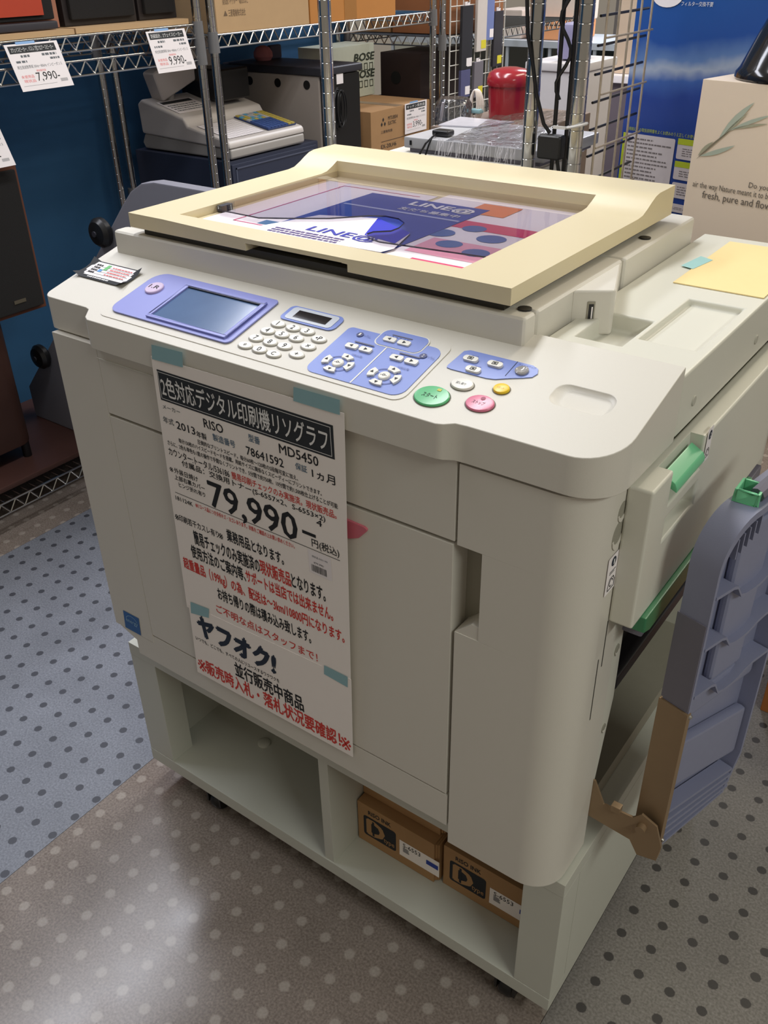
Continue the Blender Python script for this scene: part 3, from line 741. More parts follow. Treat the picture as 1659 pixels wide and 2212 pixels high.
# smoked clear plate over the lid window
SMOKE = clear_mat('smoked_acrylic', (0.76, 0.74, 0.80), gloss=0.03, rough=0.02, maxf=0.9)
pl = [(0.2115, 0.222), (0.226, 0.208), (0.305, 0.205), (0.340, 0.224), (0.385, 0.252), (0.420, 0.290), (0.440, 0.300), (0.462, 0.298), (0.480, 0.285), (0.488, 0.262), (0.488, 0.245), (0.472, 0.230), (0.471, 0.218), (0.484, 0.204), (0.505, 0.198), (0.642, 0.212), (0.6445, 0.226), (0.6445, 0.486), (0.2125, 0.486)]
plate = MB().add([(x, y, 1.0435) for x, y in pl], [tuple(range(len(pl)))]).build('clear_cover', SMOKE, lido, recalc=False)
eb = MB(); npl = len(pl)
eb.loft([[(x, y, 1.0418) for x, y in pl[:16]], [(x, y, 1.0437) for x, y in pl[:16]]], cap=False, close=False)
eb.build('cover_edge', mat('acrylic_edge', rgb(44, 42, 58), 0.15), plate, recalc=False)
MB().box(0.2125, 0.222, 0.222, 0.242, 1.0345, 1.0436).build('cover_hinge', CHARC, plate)
# leaflets under and over the cover
PF = frame((0, 0, 1.0350), (1, 0, 0), (0, 1, 0))
def leaflet(name, quad, z, m, label):
    F = frame((0, 0, z), (1, 0, 0), (0, 1, 0))
    o = MB(F).prism(quad, 'z', 0.0, 0.0004).build(name, m, None)
    tag(o, label, 'leaflet')
    return o, frame((0, 0, z + 0.0004), (1, 0, 0), (0, 1, 0))
PINKM = mat('leaflet_magenta', rgb(214, 40, 112), 0.5)
lf, F = leaflet('leaflet', [(0.222, 0.162), (0.420, 0.162), (0.420, 0.455), (0.222, 0.455)], 1.0348, PAPER2, 'white leaflet with a thin magenta frame under the left of the clear lid cover')
for rr_ in ((0.262, 0.40, 0.2, 0.2022), (0.262, 0.2642, 0.2, 0.440), (0.262, 0.40, 0.438, 0.440)):
    flat(rc(*rr_), F, PINKM, lf, 'printed_rule')
flat(rc(0.30, 0.345, 0.206, 0.225), F, mat('leaflet_teal', rgb(64, 120, 168), 0.5), lf, 'printed_block')
lf, F = leaflet('leaflet', [(0.430, 0.158), (0.640, 0.158), (0.640, 0.470), (0.430, 0.470)], 1.0355, PAPER2, 'white leaflet with pink bands and round blue patches under the right of the clear cover')
MAG = mat('leaflet_rose', rgb(216, 60, 110), 0.5)
flat(rc(0.560, 0.636, 0.160, 0.186), F, MAG, lf, 'printed_band')
flat(rc(0.535, 0.636, 0.205, 0.270), F, mat('leaflet_pale_pink', rgb(240, 170, 190), 0.5), lf, 'printed_band')
flat(rc(0.520, 0.636, 0.325, 0.360), F, MAG, lf, 'printed_band')
for (x, y, rr_) in ((0.530, 0.292, 0.019), (0.566, 0.255, 0.017), (0.598, 0.300, 0.019), (0.556, 0.330, 0.016), (0.612, 0.240, 0.017)):
    flat([(x + rr_ * math.cos(t * math.pi / 10), y + rr_ * 0.9 * math.sin(t * math.pi / 10)) for t in range(20)], F, mat('leaflet_steel_blue', rgb(64, 104, 170), 0.5), lf, 'printed_patch', off=0.0005)
flat(rc(0.500, 0.560, 0.395, 0.450), F, mat('leaflet_orange', rgb(236, 140, 90), 0.5), lf, 'printed_patch', off=0.0005)
lf, F = leaflet('leaflet', [(0.326, 0.176), (0.522, 0.178), (0.526, 0.420), (0.330, 0.420)], 1.0363, INKB, 'dark blue leaflet with white heading under the clear lid cover')
text('LINE@', (0.415, 0.515, 0.382, 0.408), F, INKW, lf, bold=0.03, italic=0.0)
text('友だち募集中', (0.415, 0.510, 0.360, 0.374), F, INKW, lf, bold=0.01)
flat(rc(0.334, 0.522, 0.345, 0.3505), F, mat('print_pale_blue', rgb(176, 186, 220), 0.5), lf, 'printed_rule')
lf, F = leaflet('leaflet', [(0.316, 0.168), (0.522, 0.176), (0.527, 0.196), (0.505, 0.262), (0.428, 0.3000), (0.352, 0.272)], 1.0385, PAPER2, 'white and bright blue leaflet lifted out over the front of the lid')
flat([(0.445, 0.262), (0.462, 0.225), (0.516, 0.213), (0.505, 0.262), (0.428, 0.2995)], F, mat('print_bright_blue', rgb(30, 40, 190), 0.5), lf, 'printed_block')
text('LINE@', (0.385, 0.490, 0.198, 0.224), F, mat('print_royal', rgb(48, 54, 170), 0.5), lf, bold=0.02)
r = random.Random(9)
lines_block([x for k in range(3) for x in dashes(0.345, 0.455, 0.176 + 0.0075 * k, 0.0042, r, (0.004, 0.010), 0.0015)], F, mat('print_violet', rgb(84, 66, 130), 0.5), lf)
# right flap with the green lever -----------------------------------------
FX0, FX1, FY0, FZ0, FZ1 = XR + 0.0005, 0.9165, 0.066, 0.736, 0.9005
flb = MB()
gy = [FY0, 0.117, 0.207, 0.512]
gz = [FZ0, 0.818, 0.846, 0.862, FZ1]
# outer skin as a grid on the x = FX1 face; two pockets are sunk in
def fx(i, j):
    if i == 1 and j == 3: return FX1 - 0.016
    if i == 1 and j == 1: return FX1 - 0.016
    return FX1
for i in range(3):
    for j in range(4):
        X = fx(i, j); y0, y1, z0, z1 = gy[i], gy[i + 1], gz[j], gz[j + 1]
        flb.add([(X, y0, z0), (X, y1, z0), (X, y1, z1), (X, y0, z1)], [(0, 1, 2, 3)])
        if i < 2 and abs(fx(i + 1, j) - X) > 1e-6:
            flb.add([(X, y1, z0), (X, y1, z1), (fx(i + 1, j), y1, z1), (fx(i + 1, j), y1, z0)], [(0, 1, 2, 3)])
        if j < 3 and abs(fx(i, j + 1) - X) > 1e-6:
            flb.add([(X, y0, z1), (X, y1, z1), (fx(i, j + 1), y1, z1), (fx(i, j + 1), y0, z1)], [(0, 1, 2, 3)])
for j in range(4):
    flb.add([(FX0, gy[0], gz[j]), (FX1, gy[0], gz[j]), (FX1, gy[0], gz[j + 1]), (FX0, gy[0], gz[j + 1])], [(0, 1, 2, 3)])
    flb.add([(FX0, gy[3], gz[j]), (FX1, gy[3], gz[j]), (FX1, gy[3], gz[j + 1]), (FX0, gy[3], gz[j + 1])], [(3, 2, 1, 0)])
for i in range(3):
    XX = fx(i, 3)
    flb.add([(FX0, gy[i], FZ1), (XX, gy[i], FZ1), (XX, gy[i + 1], FZ1), (FX0, gy[i + 1], FZ1)], [(0, 1, 2, 3)])
    flb.add([(FX0, gy[i], FZ0), (FX1, gy[i], FZ0), (FX1, gy[i + 1], FZ0), (FX0, gy[i + 1], FZ0)], [(3, 2, 1, 0)])
    for j in range(4):
        flb.add([(FX0, gy[i], gz[j]), (FX0, gy[i + 1], gz[j]), (FX0, gy[i + 1], gz[j + 1]), (FX0, gy[i], gz[j + 1])], [(3, 2, 1, 0)])
flap = flb.build('side_cover', CREAM2, pr, bevel=0.0032, seg=3, ang=45)
MB().box(0.80, 0.884, 0.565, 0.69, 0.3425, 0.7345).build('rear_side_panel', CREAM2, pr, bevel=0.003)
MB().box(0.8845, 0.8990, 0.53, 0.69, 0.7360, 0.9140).build('rear_side_cover', CHARC, pr, bevel=0.003)
MB().prism([(0.9045, 0.892), (0.9185, 0.884), (0.921, 0.879), (0.921, 0.874), (0.9045, 0.882)], 'y', 0.122, 0.203).build('green_lever', GREEN, flap, bevel=0.0012)
GF = frame((FX1 + 0.0006, 0.211, 0.866), (0, 1, 0), (0, 0, 1))
s2 = flat(rrect(0.0, 0.017, 0.0, 0.040, 0.001), GF, PAPER2, flap, 'number_sticker')
flat([(0.009 + 0.0045 * math.cos(t * math.pi / 8), 0.031 + 0.0055 * math.sin(t * math.pi / 8)) for t in range(16)], GF, INKN, s2, 'number_disc', off=0.0006)
text('2', (0.0072, 0.0108, 0.0285, 0.0338), GF, INKW, s2, off=0.0009)
drum_icon(GF, 0.003, 0.005, 0.011, s2)
# feed opening under the side cover
MB().prism([(0.092, 0.7355), (0.092, 0.716), (0.112, 0.708), (0.455, 0.708), (0.455, 0.7355)], 'x', 0.886, 0.922).build('green_feed_bar', DGREEN, pr, bevel=0.002)
MB().box(0.80, 0.912, 0.12, 0.55, 0.686, 0.7075).build('feed_guide', GREYD, pr, bevel=0.003)
MB().box(0.803, 0.880, 0.16, 0.56, 0.56, 0.58).build('feed_shelf', CHARC, pr, bevel=0.003)
MB().box(0.806, 0.86, 0.20, 0.24, 0.58, 0.69).build('feed_roller_bracket', BLACK, pr, bevel=0.004)
MB().box(0.801, 0.806, 0.13, 0.56, 0.372, 0.70).build('feed_wall', mat('feed_wall_grey', rgb(112, 112, 100), 0.6), pr)
MB().box(0.14, 0.872, 0.10, 0.62, 0.3425, 0.372).build('base_plate', INNER, pr)
sw = MB().box(0.872, 0.888, 0.085, 0.100, 0.375, 0.420).build('power_switch', BLACK, pr, bevel=0.001)
text('O', (0.0055, 0.010, 0.008, 0.017), frame((0.876, 0.0848, 0.378), (1, 0, 0), (0, 0, 1)), INKW, sw)
# folded feed tray on the right -------------------------------------------
TA = math.radians(74.5)
tu = Vector((math.cos(TA), math.sin(TA), 0)); tn = Vector((math.sin(TA), -math.cos(TA), 0))
TM = frame((0.98, 0.11, 0.0), tu, (0, 0, 1))      # local x along tray, y up, z outwards
tray_out = [(0.0, 0.400), (0.006, 0.392), (0.135, 0.392), (0.158, 0.450), (0.158, 0.875), (0.070, 0.862)] + [(0.056 - 0.056 * math.sin(math.radians(a)), 0.804 + 0.056 * math.cos(math.radians(a))) for a in range(0, 91, 10)]
tb = MB(TM); nt_ = len(tray_out)
cxm, cym = 0.08, 0.63
inn = [(p[0] + (0.004 if p[0] < cxm else -0.004), p[1] + (0.004 if p[1] < cym else -0.008)) for p in tray_out]
tb.loft([[(x, y, -0.034) for x, y in tray_out], [(x, y, 0.0) for x, y in tray_out], [(x, y, 0.0) for x, y in inn], [(x, y, -0.020) for x, y in inn]], cap=True)
tray = tb.build('folded_feed_tray', GREYT, pr, ang=40, bevel=0.0)
for za, zb_ in ((0.776, 0.754), (0.708, 0.687), (0.641, 0.617)):
    ribp = [(0.004, za), (0.036, za - 0.001), (0.044, za - 0.004), (0.054, zb_ + 0.003), (0.064, zb_), (0.080, zb_), (0.092, zb_ + 0.002), (0.106, zb_ + 0.008), (0.120, zb_ + 0.011), (0.152, zb_ + 0.011)]
    MB(TM).loft([[(x, y, -0.020) for x, y in ribp] + [(x, y - 0.004, -0.020) for x, y in reversed(ribp)], [(x, y, 0.001) for x, y in ribp] + [(x, y - 0.004, 0.001) for x, y in reversed(ribp)]]).build('tray_rib', GREYT, tray)
MB(TM).box(0.048, 0.108, 0.630, 0.835, -0.020, -0.008).build('tray_channel', GREYT, tray, bevel=0.006, seg=3)
MB(TM).prism([(0.004, 0.590), (0.150, 0.586), (0.150, 0.625), (0.004, 0.625)], 'z', -0.020, -0.010).build('tray_step', GREYT, tray, bevel=0.005)
MB(TM).prism([(0.004, 0.486), (0.152, 0.452), (0.152, 0.53), (0.004, 0.56)], 'z', -0.020, -0.006).build('tray_step', GREYT, tray, bevel=0.005)
for za, zb_ in ((0.456, 0.434), (0.440, 0.423), (0.427, 0.413), (0.414, 0.403)):
    MB(TM).prism([(0.003, za), (0.142, zb_), (0.142, zb_ - 0.0045), (0.003, za - 0.0045)], 'z', -0.018, 0.0005).build('tray_louvre', GREYT, tray)
for k in range(5):
    MB(TM).box(0.026 + 0.0090 * k, 0.0278 + 0.0090 * k, 0.812 + 0.004 * k, 0.836 + 0.0035 * k, -0.019, -0.001).build('tray_fin', GREYT, tray)
MB(TM).box(-0.0015, 0.004, 0.620, 0.740, -0.036, -0.0005).build('side_trim', GREYD, tray, bevel=0.001)
stl = MB(TM).prism([(-0.003, 0.42), (-0.003, 0.617), (0.0045, 0.617), (0.0045, 0.38), (0.0, 0.37)], 'z', -0.037, 0.0012).build('steel_edge_plate', STEEL, tray, bevel=0.0008)
for zz in (0.612, 0.405):
    MB(TM).lathe([(0, 0), (0.003, 0), (0.002, 0.002), (0, 0.002)], (0.003, zz, 0.0012), 10).build('rivet', CHROME, tray)
MB().prism([(0.862, 0.462), (0.892, 0.462), (0.907, 0.430), (0.945, 0.432), (0.955, 0.445), (0.975, 0.436), (0.985, 0.405), (0.982, 0.378), (0.958, 0.372), (0.946, 0.392), (0.862, 0.400)], 'y', 0.1005, 0.1035).build('hinge_arm', STEEL, pr, bevel=0.0005)
MB().lathe([(0, 0), (0.006, 0), (0.006, 0.008), (0, 0.008)], (0.958, 0.1005, 0.425), 14, (0, -1, 0)).build('hinge_pin', STEEL, pr)
MB().box(0.918, 0.930, 0.094, 0.104, 0.432, 0.442).build('hinge_stop', STEEL, pr, bevel=0.001)
# green clip and bar behind the tray
MB().path([(0.985, 0.175, 0.868), (0.992, 0.20, 0.874), (1.0, 0.24, 0.880), (1.01, 0.30, 0.884)], 0.008, 8).build('grey_guide_rod', GREYD, pr)
clp = MB().box(0.965, 0.990, 0.165, 0.192, 0.850, 0.860).box(0.965, 0.968, 0.165, 0.192, 0.860, 0.874).box(0.987, 0.990, 0.165, 0.192, 0.860, 0.874).box(0.968, 0.987, 0.165, 0.168, 0.860, 0.874).box(0.968, 0.987, 0.189, 0.192, 0.860, 0.874).build('green_clip', GREEN, pr, bevel=0.001)
# ------------------------------------------------------------------ sale signs on the printer's front
PA, PB = 0.005829, -0.022073
def sy(z): return PA + PB * z
SFM = frame((0, PA, 0), (1, 0, 0), (0, PB, 1))      # local x = world x, local y ~ world z
Sn = math.sqrt(1 + PB * PB)
def q(p): return (p[0], p[1] * Sn)
def trect(x0, x1, z0, z1): return (x0, x1, z0 * Sn, z1 * Sn)
sign = tag(MB(SFM).prism([q((0.2985, 0.5374)), q((0.5975, 0.5460)), q((0.6130, 0.9335)), q((0.3203, 0.9300))], 'z', -0.0002, 0.0001).build('sale_sign', PAPER, None), 'tall white price sign taped to the printer front, headed by a black title bar', 'sign')
sign2 = tag(MB(SFM).prism([q((0.2948, 0.4097)), q((0.5930, 0.4105)), q((0.5990, 0.5560)), q((0.3040, 0.5450))], 'z', 0.0003, 0.0006).build('auction_notice', PAPER, None), 'shorter white notice with red bottom line taped below the price sign', 'sign')
BLK = mat('sign_black', rgb(38, 42, 46), 0.6)
flat([q((0.3246, 0.8737)), q((0.5965, 0.8737)), q((0.5970, 0.9150)), q((0.3265, 0.9146))], SFM, BLK, sign, 'title_bar', off=0.0003)
for rr_ in ((0.3285, 0.5935, 0.9115, 0.9122), (0.3270, 0.5930, 0.8763, 0.8770), (0.3270, 0.3278, 0.8763, 0.9122), (0.5925, 0.5932, 0.8763, 0.9122)):
    flat(rc(*trect(*rr_)), SFM, INKW, sign, 'title_frame', off=0.0005)
text('2色対応デジタル印刷機リソグラフ', trect(0.3300, 0.5885, 0.8805, 0.9075), SFM, INKW, sign, 'title_lettering', bold=0.014, off=0.0006)
SIGN = [
('メーカー', 0.3256, 0.3562, 0.8622, 0.8680, 'g', 1), ('RISO', 0.3958, 0.428, 0.8561, 0.868, 'b', 1), ('年式', 0.3221, 0.3409, 0.842, 0.8511, 'g', 1),
('2013', 0.3453, 0.3780, 0.8399, 0.8505, 'b', 1), ('年製', 0.3799, 0.3969, 0.8383, 0.847, 'b', 1), ('製造番号', 0.4083, 0.4449, 0.8419, 0.8515, 's', 1), ('型番', 0.4688, 0.4865, 0.8588, 0.8685, 's', 1),
('MD5450', 0.5157, 0.5727, 0.8574, 0.8696, 'b', 1), ('78641592', 0.4626, 0.52, 0.8394, 0.8505, 'b', 1), ('保証', 0.538, 0.5551, 0.8437, 0.8525, 's', 1), ('1ヵ月', 0.5621, 0.5947, 0.8406, 0.8521, 'b', 1),
('圧倒的なプリントスピード。毎分60枚～120枚の5段階可変に加え、', 0.3796, 0.5401, 0.8286, 0.8352, 'b', 1), ('毎分150枚のハイスピードモードを搭載。用紙サイズに関係なくスピーディーにプリントできます。', 0.3447, 0.5739, 0.8202, 0.8268, 'b', 1),
('さらに、2色も単色も1度の操作で手間なくプリントでき、5分間で約750枚、10分間で約1,500枚仕上げることが可能', 0.3226, 0.5961, 0.8104, 0.8176, 'b', 1), ('カウンター:トータル/536186', 0.3215, 0.428, 0.7962, 0.8070, 'b', 1),
('簡易印刷チェックのみ実施済。現状販売品。', 0.4318, 0.5934, 0.7961, 0.8068, 'r', 1), ('付属品：交換用トナー(S-6557×2、S-6553×2)', 0.343, 0.5763, 0.7845, 0.7950, 'b', 1),
('※外装日焼け', 0.3168, 0.3683, 0.77, 0.7784, 'h', 1), ('上部右裏カバー', 0.3237, 0.3785, 0.7601, 0.7680, 'h', 1), ('ヒンジ折れ有り', 0.3295, 0.3775, 0.7505, 0.7580, 'h', 1),
('79,990-', 0.3856, 0.5597, 0.7350, 0.7790, 'B', 1), ('181124K', 0.3183, 0.3503, 0.7275, 0.7337, 'b', 1), ('※リユース品につき多所キズ・ヨゴレあります。状態をご確認の上お買い求めください。', 0.3554, 0.5242, 0.7285, 0.7355, 'r', 1),
('円(税込)', 0.5525, 0.5935, 0.7415, 0.7552, 'b', 1), ('4', 0.5624, 0.5703, 0.7770, 0.7855, 'h', 1), ('※印刷若干カスレ有り※', 0.3096, 0.3993, 0.6930, 0.7040, 'h', 1),
('業務用品となります。', 0.4069, 0.5032, 0.6952, 0.714, 'b', 1), ('簡易チェックのみ実施済の', 0.3412, 0.4594, 0.6645, 0.6875, 'b', 1), ('現状販売品', 0.4601, 0.5118, 0.6653, 0.6875, 'r', 1), ('となります。', 0.5130, 0.5669, 0.6665, 0.6875, 'b', 1),
('使用方法のご案内等、', 0.3306, 0.431, 0.6390, 0.6605, 'b', 1), ('サポートは当店では出来ません。', 0.4318, 0.5765, 0.6400, 0.6605, 'r', 1), ('超重量品（199kg）の為、配送は～3km/10800円になります。', 0.3098, 0.5922, 0.6095, 0.6320, 'r', 1),
('お持ち帰りの際は積み込み致します。', 0.3706, 0.5362, 0.5840, 0.6045, 'b', 1), ('ご不明な点はスタッフまで！', 0.3624, 0.5445, 0.5570, 0.5720, 'r', 1),
('ヤフオク!', 0.3146, 0.4629, 0.4936, 0.5320, 'n', 2), ('いつでも、どこでも、すべての人にリユースするワクワクを', 0.3063, 0.4698, 0.4800, 0.4875, 'b', 2), ('並行販売中商品', 0.3816, 0.5106, 0.4480, 0.4760, 'b', 2),
('※販売時入札・落札状況要確認！※', 0.3001, 0.5911, 0.4180, 0.4460, 'r', 2)]
CM = {'b': INK, 'g': INKG, 's': INKS, 'r': INKR, 'B': INK, 'h': INK, 'n': INKN}
for s, x0, x1, z0, z1, c, sh in SIGN:
    big = (z1 - z0) > 0.018
    bold = {'B': 0.016, 'n': 0.07, 'h': 0.012}.get(c, 0.026 if big else 0.012)
    if c == 'B':
        text('79,990', trect(x0, 0.5310, z0, z1), SFM, INK, sign, 'price_lettering', bold=bold, off=0.0004)
        flat(rc(*trect(0.5390, x1, 0.7575, 0.7620)), SFM, INK, sign, 'price_dash', off=0.0004)
        continue
    par_ = sign if sh == 1 else sign2
    of_ = 0.0004 if sh == 1 else 0.0009
    if s[0] == '※':
        hgt = (z1 - z0); wk = min(hgt * 0.8, (x1 - x0) / len(s))
        text('※', trect(x0, x0 + wk, z0, z0 + hgt * 0.85), SFM, CM[c], par_, 'printed_line', off=of_)
        x0 += (x1 - x0) / len(s); s = s[1:]
    if s[-1] == '※':
        hgt = (z1 - z0); wk = min(hgt * 0.8, (x1 - x0) / len(s))
        text('※', trect(x1 - wk, x1, z0, z0 + hgt * 0.85), SFM, CM[c], par_, 'printed_line', off=of_)
        x1 -= (x1 - x0) / len(s); s = s[:-1]
    text(s, trect(x0, x1, z0, z1), SFM, CM[c], sign if sh == 1 else sign2, 'printed_line', bold=bold, off=0.0004 if sh == 1 else 0.0009, italic=0.12 if c == 'n' else (0.05 if c == 'h' else 0.0))
flat(rc(*trect(0.3194, 0.5940, 0.7386, 0.7394)), SFM, INK, sign, 'printed_rule', off=0.0004)
bc = flat(rc(*trect(0.545, 0.580, 0.703, 0.737)), SFM, PAPER2, sign, 'barcode_label', off=0.0003)
r = random.Random(4); x = 0.549; rects = []
while x < 0.572:
    w = r.choice((0.0004, 0.0006, 0.0010)); rects.append(trect(x, x + w, 0.7065, 0.7165)); x += w + r.choice((0.0005, 0.0008))
lines_block(rects, SFM, INK, bc, 'barcode', off=0.0006)
text('¥79,990', trect(0.553, 0.568, 0.7185, 0.7215), SFM, INK, bc, 'printed_line', off=0.0006)
text('現状品 RISO MD', trect(0.551, 0.575, 0.7275, 0.7305), SFM, INKG, bc, 'printed_line', off=0.0006)
for par, quad in ((sign, ((0.3226, 0.9268), (0.3754, 0.9285), (0.3790, 0.9480), (0.3260, 0.9460))), (sign, ((0.5448, 0.9301), (0.6077, 0.9305), (0.6090, 0.9480), (0.5467, 0.9470))), (sign2, ((0.306, 0.5300), (0.3435, 0.5381), (0.3473, 0.5560), (0.3094, 0.5520))), (sign2, ((0.5541, 0.5421), (0.5926, 0.5393), (0.5939, 0.5580), (0.5554, 0.5580)))):
    flat([q(p) for p in quad], SFM, TAPE, par, 'tape', off=0.0010)
# ------------------------------------------------------------------ wire racks
CLAMP = mat('clamp_grey', rgb(128, 128, 130), 0.35, metal=0.3)
CHROMED = mat('chrome_wire_dull', rgb(120, 122, 124), 0.3, metal=0.9, var=0.1, vscale=20)
_pole = {}
def pole_mesh(h, rings_from):
    key = (round(h, 3), round(rings_from, 3))
    if key in _pole: return _pole[key]
    prof = [(0.0, 0.0), (0.0122, 0.0)]
    z = rings_from
    while z < h - 0.02:
        prof += [(0.0122, z), (0.0116, z + 0.0006), (0.0116, z + 0.0012), (0.0122, z + 0.0018)]
        z += 0.0254
    prof += [(0.0122, h), (0.0, h)]
    b = MB().lathe(prof, (0, 0, 0), 22)
    me = bpy.data.meshes.new('pole')
    me.from_pydata(b.v, [], b.f)
    bm = bmesh.new(); bm.from_mesh(me); bmesh.ops.recalc_face_normals(bm, faces=bm.faces); bm.to_mesh(me); bm.free()
    for p in me.polygons: p.use_smooth = True
    me.set_sharp_from_angle(angle=math.radians(24))
    me.materials.append(CHROME)
    _pole[key] = me
    return me
def pole(x, y, h, par, rf=0.6):
    o = bpy.data.objects.new('pole', pole_mesh(h, rf)); COL.objects.link(o)
    attach(o, par); o.location = (x, y, 0)
    return o
def truss(b, p0, p1, z0, z1, r=0.0028, pitch=0.045):
    p0 = Vector(p0); p1 = Vector(p1); L = (p1 - p0).length; n = max(2, int(round(L / pitch)))
    def at(t, z): 
        p = p0.lerp(p1, t); return (p.x, p.y, z)
    b.tube(at(0, z0), at(1, z0), r, 6); b.tube(at(0, z1), at(1, z1), r, 6)
    pts = []
    for k in range(n * 2 + 1):
        pts.append(at(k / (2 * n), z0 + 0.001 if k % 2 == 0 else z1 - 0.001))
    for a, c in zip(pts[:-1], pts[1:]): b.tube(a, c, r * 0.75, 5)
def shelf(par, x0, x1, y0, y1, zt, m=CHROME, double=False, hgt=0.033, name='wire_shelf', slats=True):
    b = MB(); c = 0.012
    for (a, e) in (((x1, y0 + c), (x1, y1 - c)), ((x0, y0 + c), (x0, y1 - c)), ((x0 + c, y0), (x1 - c, y0)), ((x0 + c, y1), (x1 - c, y1))):
        truss(b, (a[0], a[1], 0), (e[0], e[1], 0), zt - hgt, zt)
        if double: truss(b, (a[0], a[1], 0), (e[0], e[1], 0), zt - 2 * hgt - 0.022, zt - hgt - 0.022)
    if slats:
        k = y0 + 0.025
        while k < y1:
            b.tube((x0, k, zt - 0.002), (x1, k, zt - 0.002), 0.0016, 4); k += 0.025
    o = b.build(name, m, par, ang=60)
    for px in (x0, x1):
        for py in (y0, y1):
            zlo = zt - hgt - 0.012 - (hgt + 0.022 if double else 0)
            MB().lathe([(0.0, 0), (0.0165, 0), (0.0145, zt + 0.008 - zlo), (0.0, zt + 0.008 - zlo)], (px, py, zlo), 14).build('clamp', CLAMP, par)
    return o
RX0, RX1 = -1.385, -0.930
ra = thing('wire_rack', (-1.157, 0.72, 0), 'chrome wire rack on the left holding loudspeakers, with price tags on its edge', 'rack', 'chrome wire racks')
for (x, y) in ((RX1, 0.12), (RX0, 0.12), (RX1, 1.313), (RX0, 1.318)): pole(x, y, 1.55, ra)
shelf(ra, RX0, RX1, 0.12, 1.313, 1.169, double=True)
shelf(ra, RX0, RX1 + 0.03, 0.12, 1.313, 0.098)
rb = thing('wire_rack', (-1.157, 1.92, 0), 'chrome wire rack holding the cash register and cardboard cartons', 'rack', 'chrome wire racks')
for (x, y) in ((RX1, 1.367), (RX0, 1.372), (RX1, 2.495), (RX0, 2.495)): pole(x, y, 1.55, rb)
shelf(rb, RX0, RX1, 1.367, 2.495, 1.139)
shelf(rb, RX0, RX1, 1.367, 2.495, 0.665)
rcx = thing('wire_rack', (-1.157, 3.1, 0), 'dark wire rack in the far corner beyond the taped carton', 'rack', 'chrome wire racks')
for (x, y) in ((RX1, 2.56), (RX0, 2.56), (RX1, 3.7), (RX0, 3.7)): pole(x, y, 1.55, rcx)
shelf(rcx, RX0, RX1, 2.56, 3.7, 1.052, m=CHROMED)
shelf(rcx, RX0, RX1, 2.56, 3.7, 0.80, m=CHROMED)
rd = thing('wire_rack', (0.175, 1.1, 0), 'chrome wire rack right behind the printer with two tall ringed posts', 'rack', 'chrome wire racks')
for (x, y, h) in ((-0.040, 0.78, 1.5), (0.391, 0.78, 1.5), (-0.040, 1.45, 0.88), (0.391, 1.45, 0.88)): pole(x, y, h, rd)
shelf(rd, -0.040, 0.391, 0.78, 1.45, 0.86)
# black grid panel hung on the right rack
gp = thing('grid_panel', (0.476, 0.88, 0.0), 'black wire grid panel on a ringed chrome post beside the blue box', 'grid panel')
pole(0.474, 0.78, 1.5, gp)
MB().path([(0.474 + 0.0160 * math.cos(a * math.pi / 8), 0.78 + 0.0160 * math.sin(a * math.pi / 8), 1.090 + 0.004 * math.cos(a * math.pi / 8)) for a in range(17)], 0.0024, 6).build('zip_tie', mat('nylon_white', rgb(226, 224, 222), 0.4), gp)
MB().box(0.440, 0.462, 0.764, 0.767, 1.085, 1.0895).build('zip_tie_tail', MATS['nylon_white'], gp)
tbl = thing('grey_table', (0.885, 1.08, 0.0), 'grey table behind the printer carrying the beige and blue boxes', 'table')
MB().box(0.525, 1.26, 0.725, 1.45, 0.806, 0.831).build('table_top', mat('table_grey', rgb(120, 118, 116), 0.6), tbl, bevel=0.002)
for (x, y) in ((0.55, 0.75), (1.235, 0.75), (0.55, 1.425), (1.235, 1.425)):
    MB().box(x - 0.018, x + 0.018, y - 0.018, y + 0.018, 0.0, 0.8058).build('leg', CHARC, tbl)
RUST = mat('rusty_white_wire', rgb(190, 176, 158), 0.6, var=0.25, vscale=60)
for k in range(9):
    z = 1.245 - 0.0405 * k
    MB().tube((0.492, 0.792, z), (0.490, 0.985, z + 0.001), 0.0022, 6).build('grid_wire', BLACK, gp)
for k in range(5):
    y = 0.80 + 0.044 * k
    MB().tube((0.499, y, 0.90), (0.499, y, 1.40), 0.0019, 6).build('mesh_wire', RUST, gp)
for k in range(5):
    z = 1.215 - 0.080 * k
    MB().tube((0.501, 0.80, z), (0.501, 0.985, z), 0.0017, 6).build('mesh_wire', RUST, gp)
for x in (0.4295, 0.4515):
    MB().tube((x, 0.792, 0.90), (x, 0.792, 1.40), 0.0036, 8).build('grid_post', BLACK, gp)
for k in range(8):
    z = 1.262 - 0.052 * k
    MB().tube((0.449, 0.790, z), (0.466, 0.806, z + 0.002), 0.0024, 6).build('grid_stub', BLACK, gp)
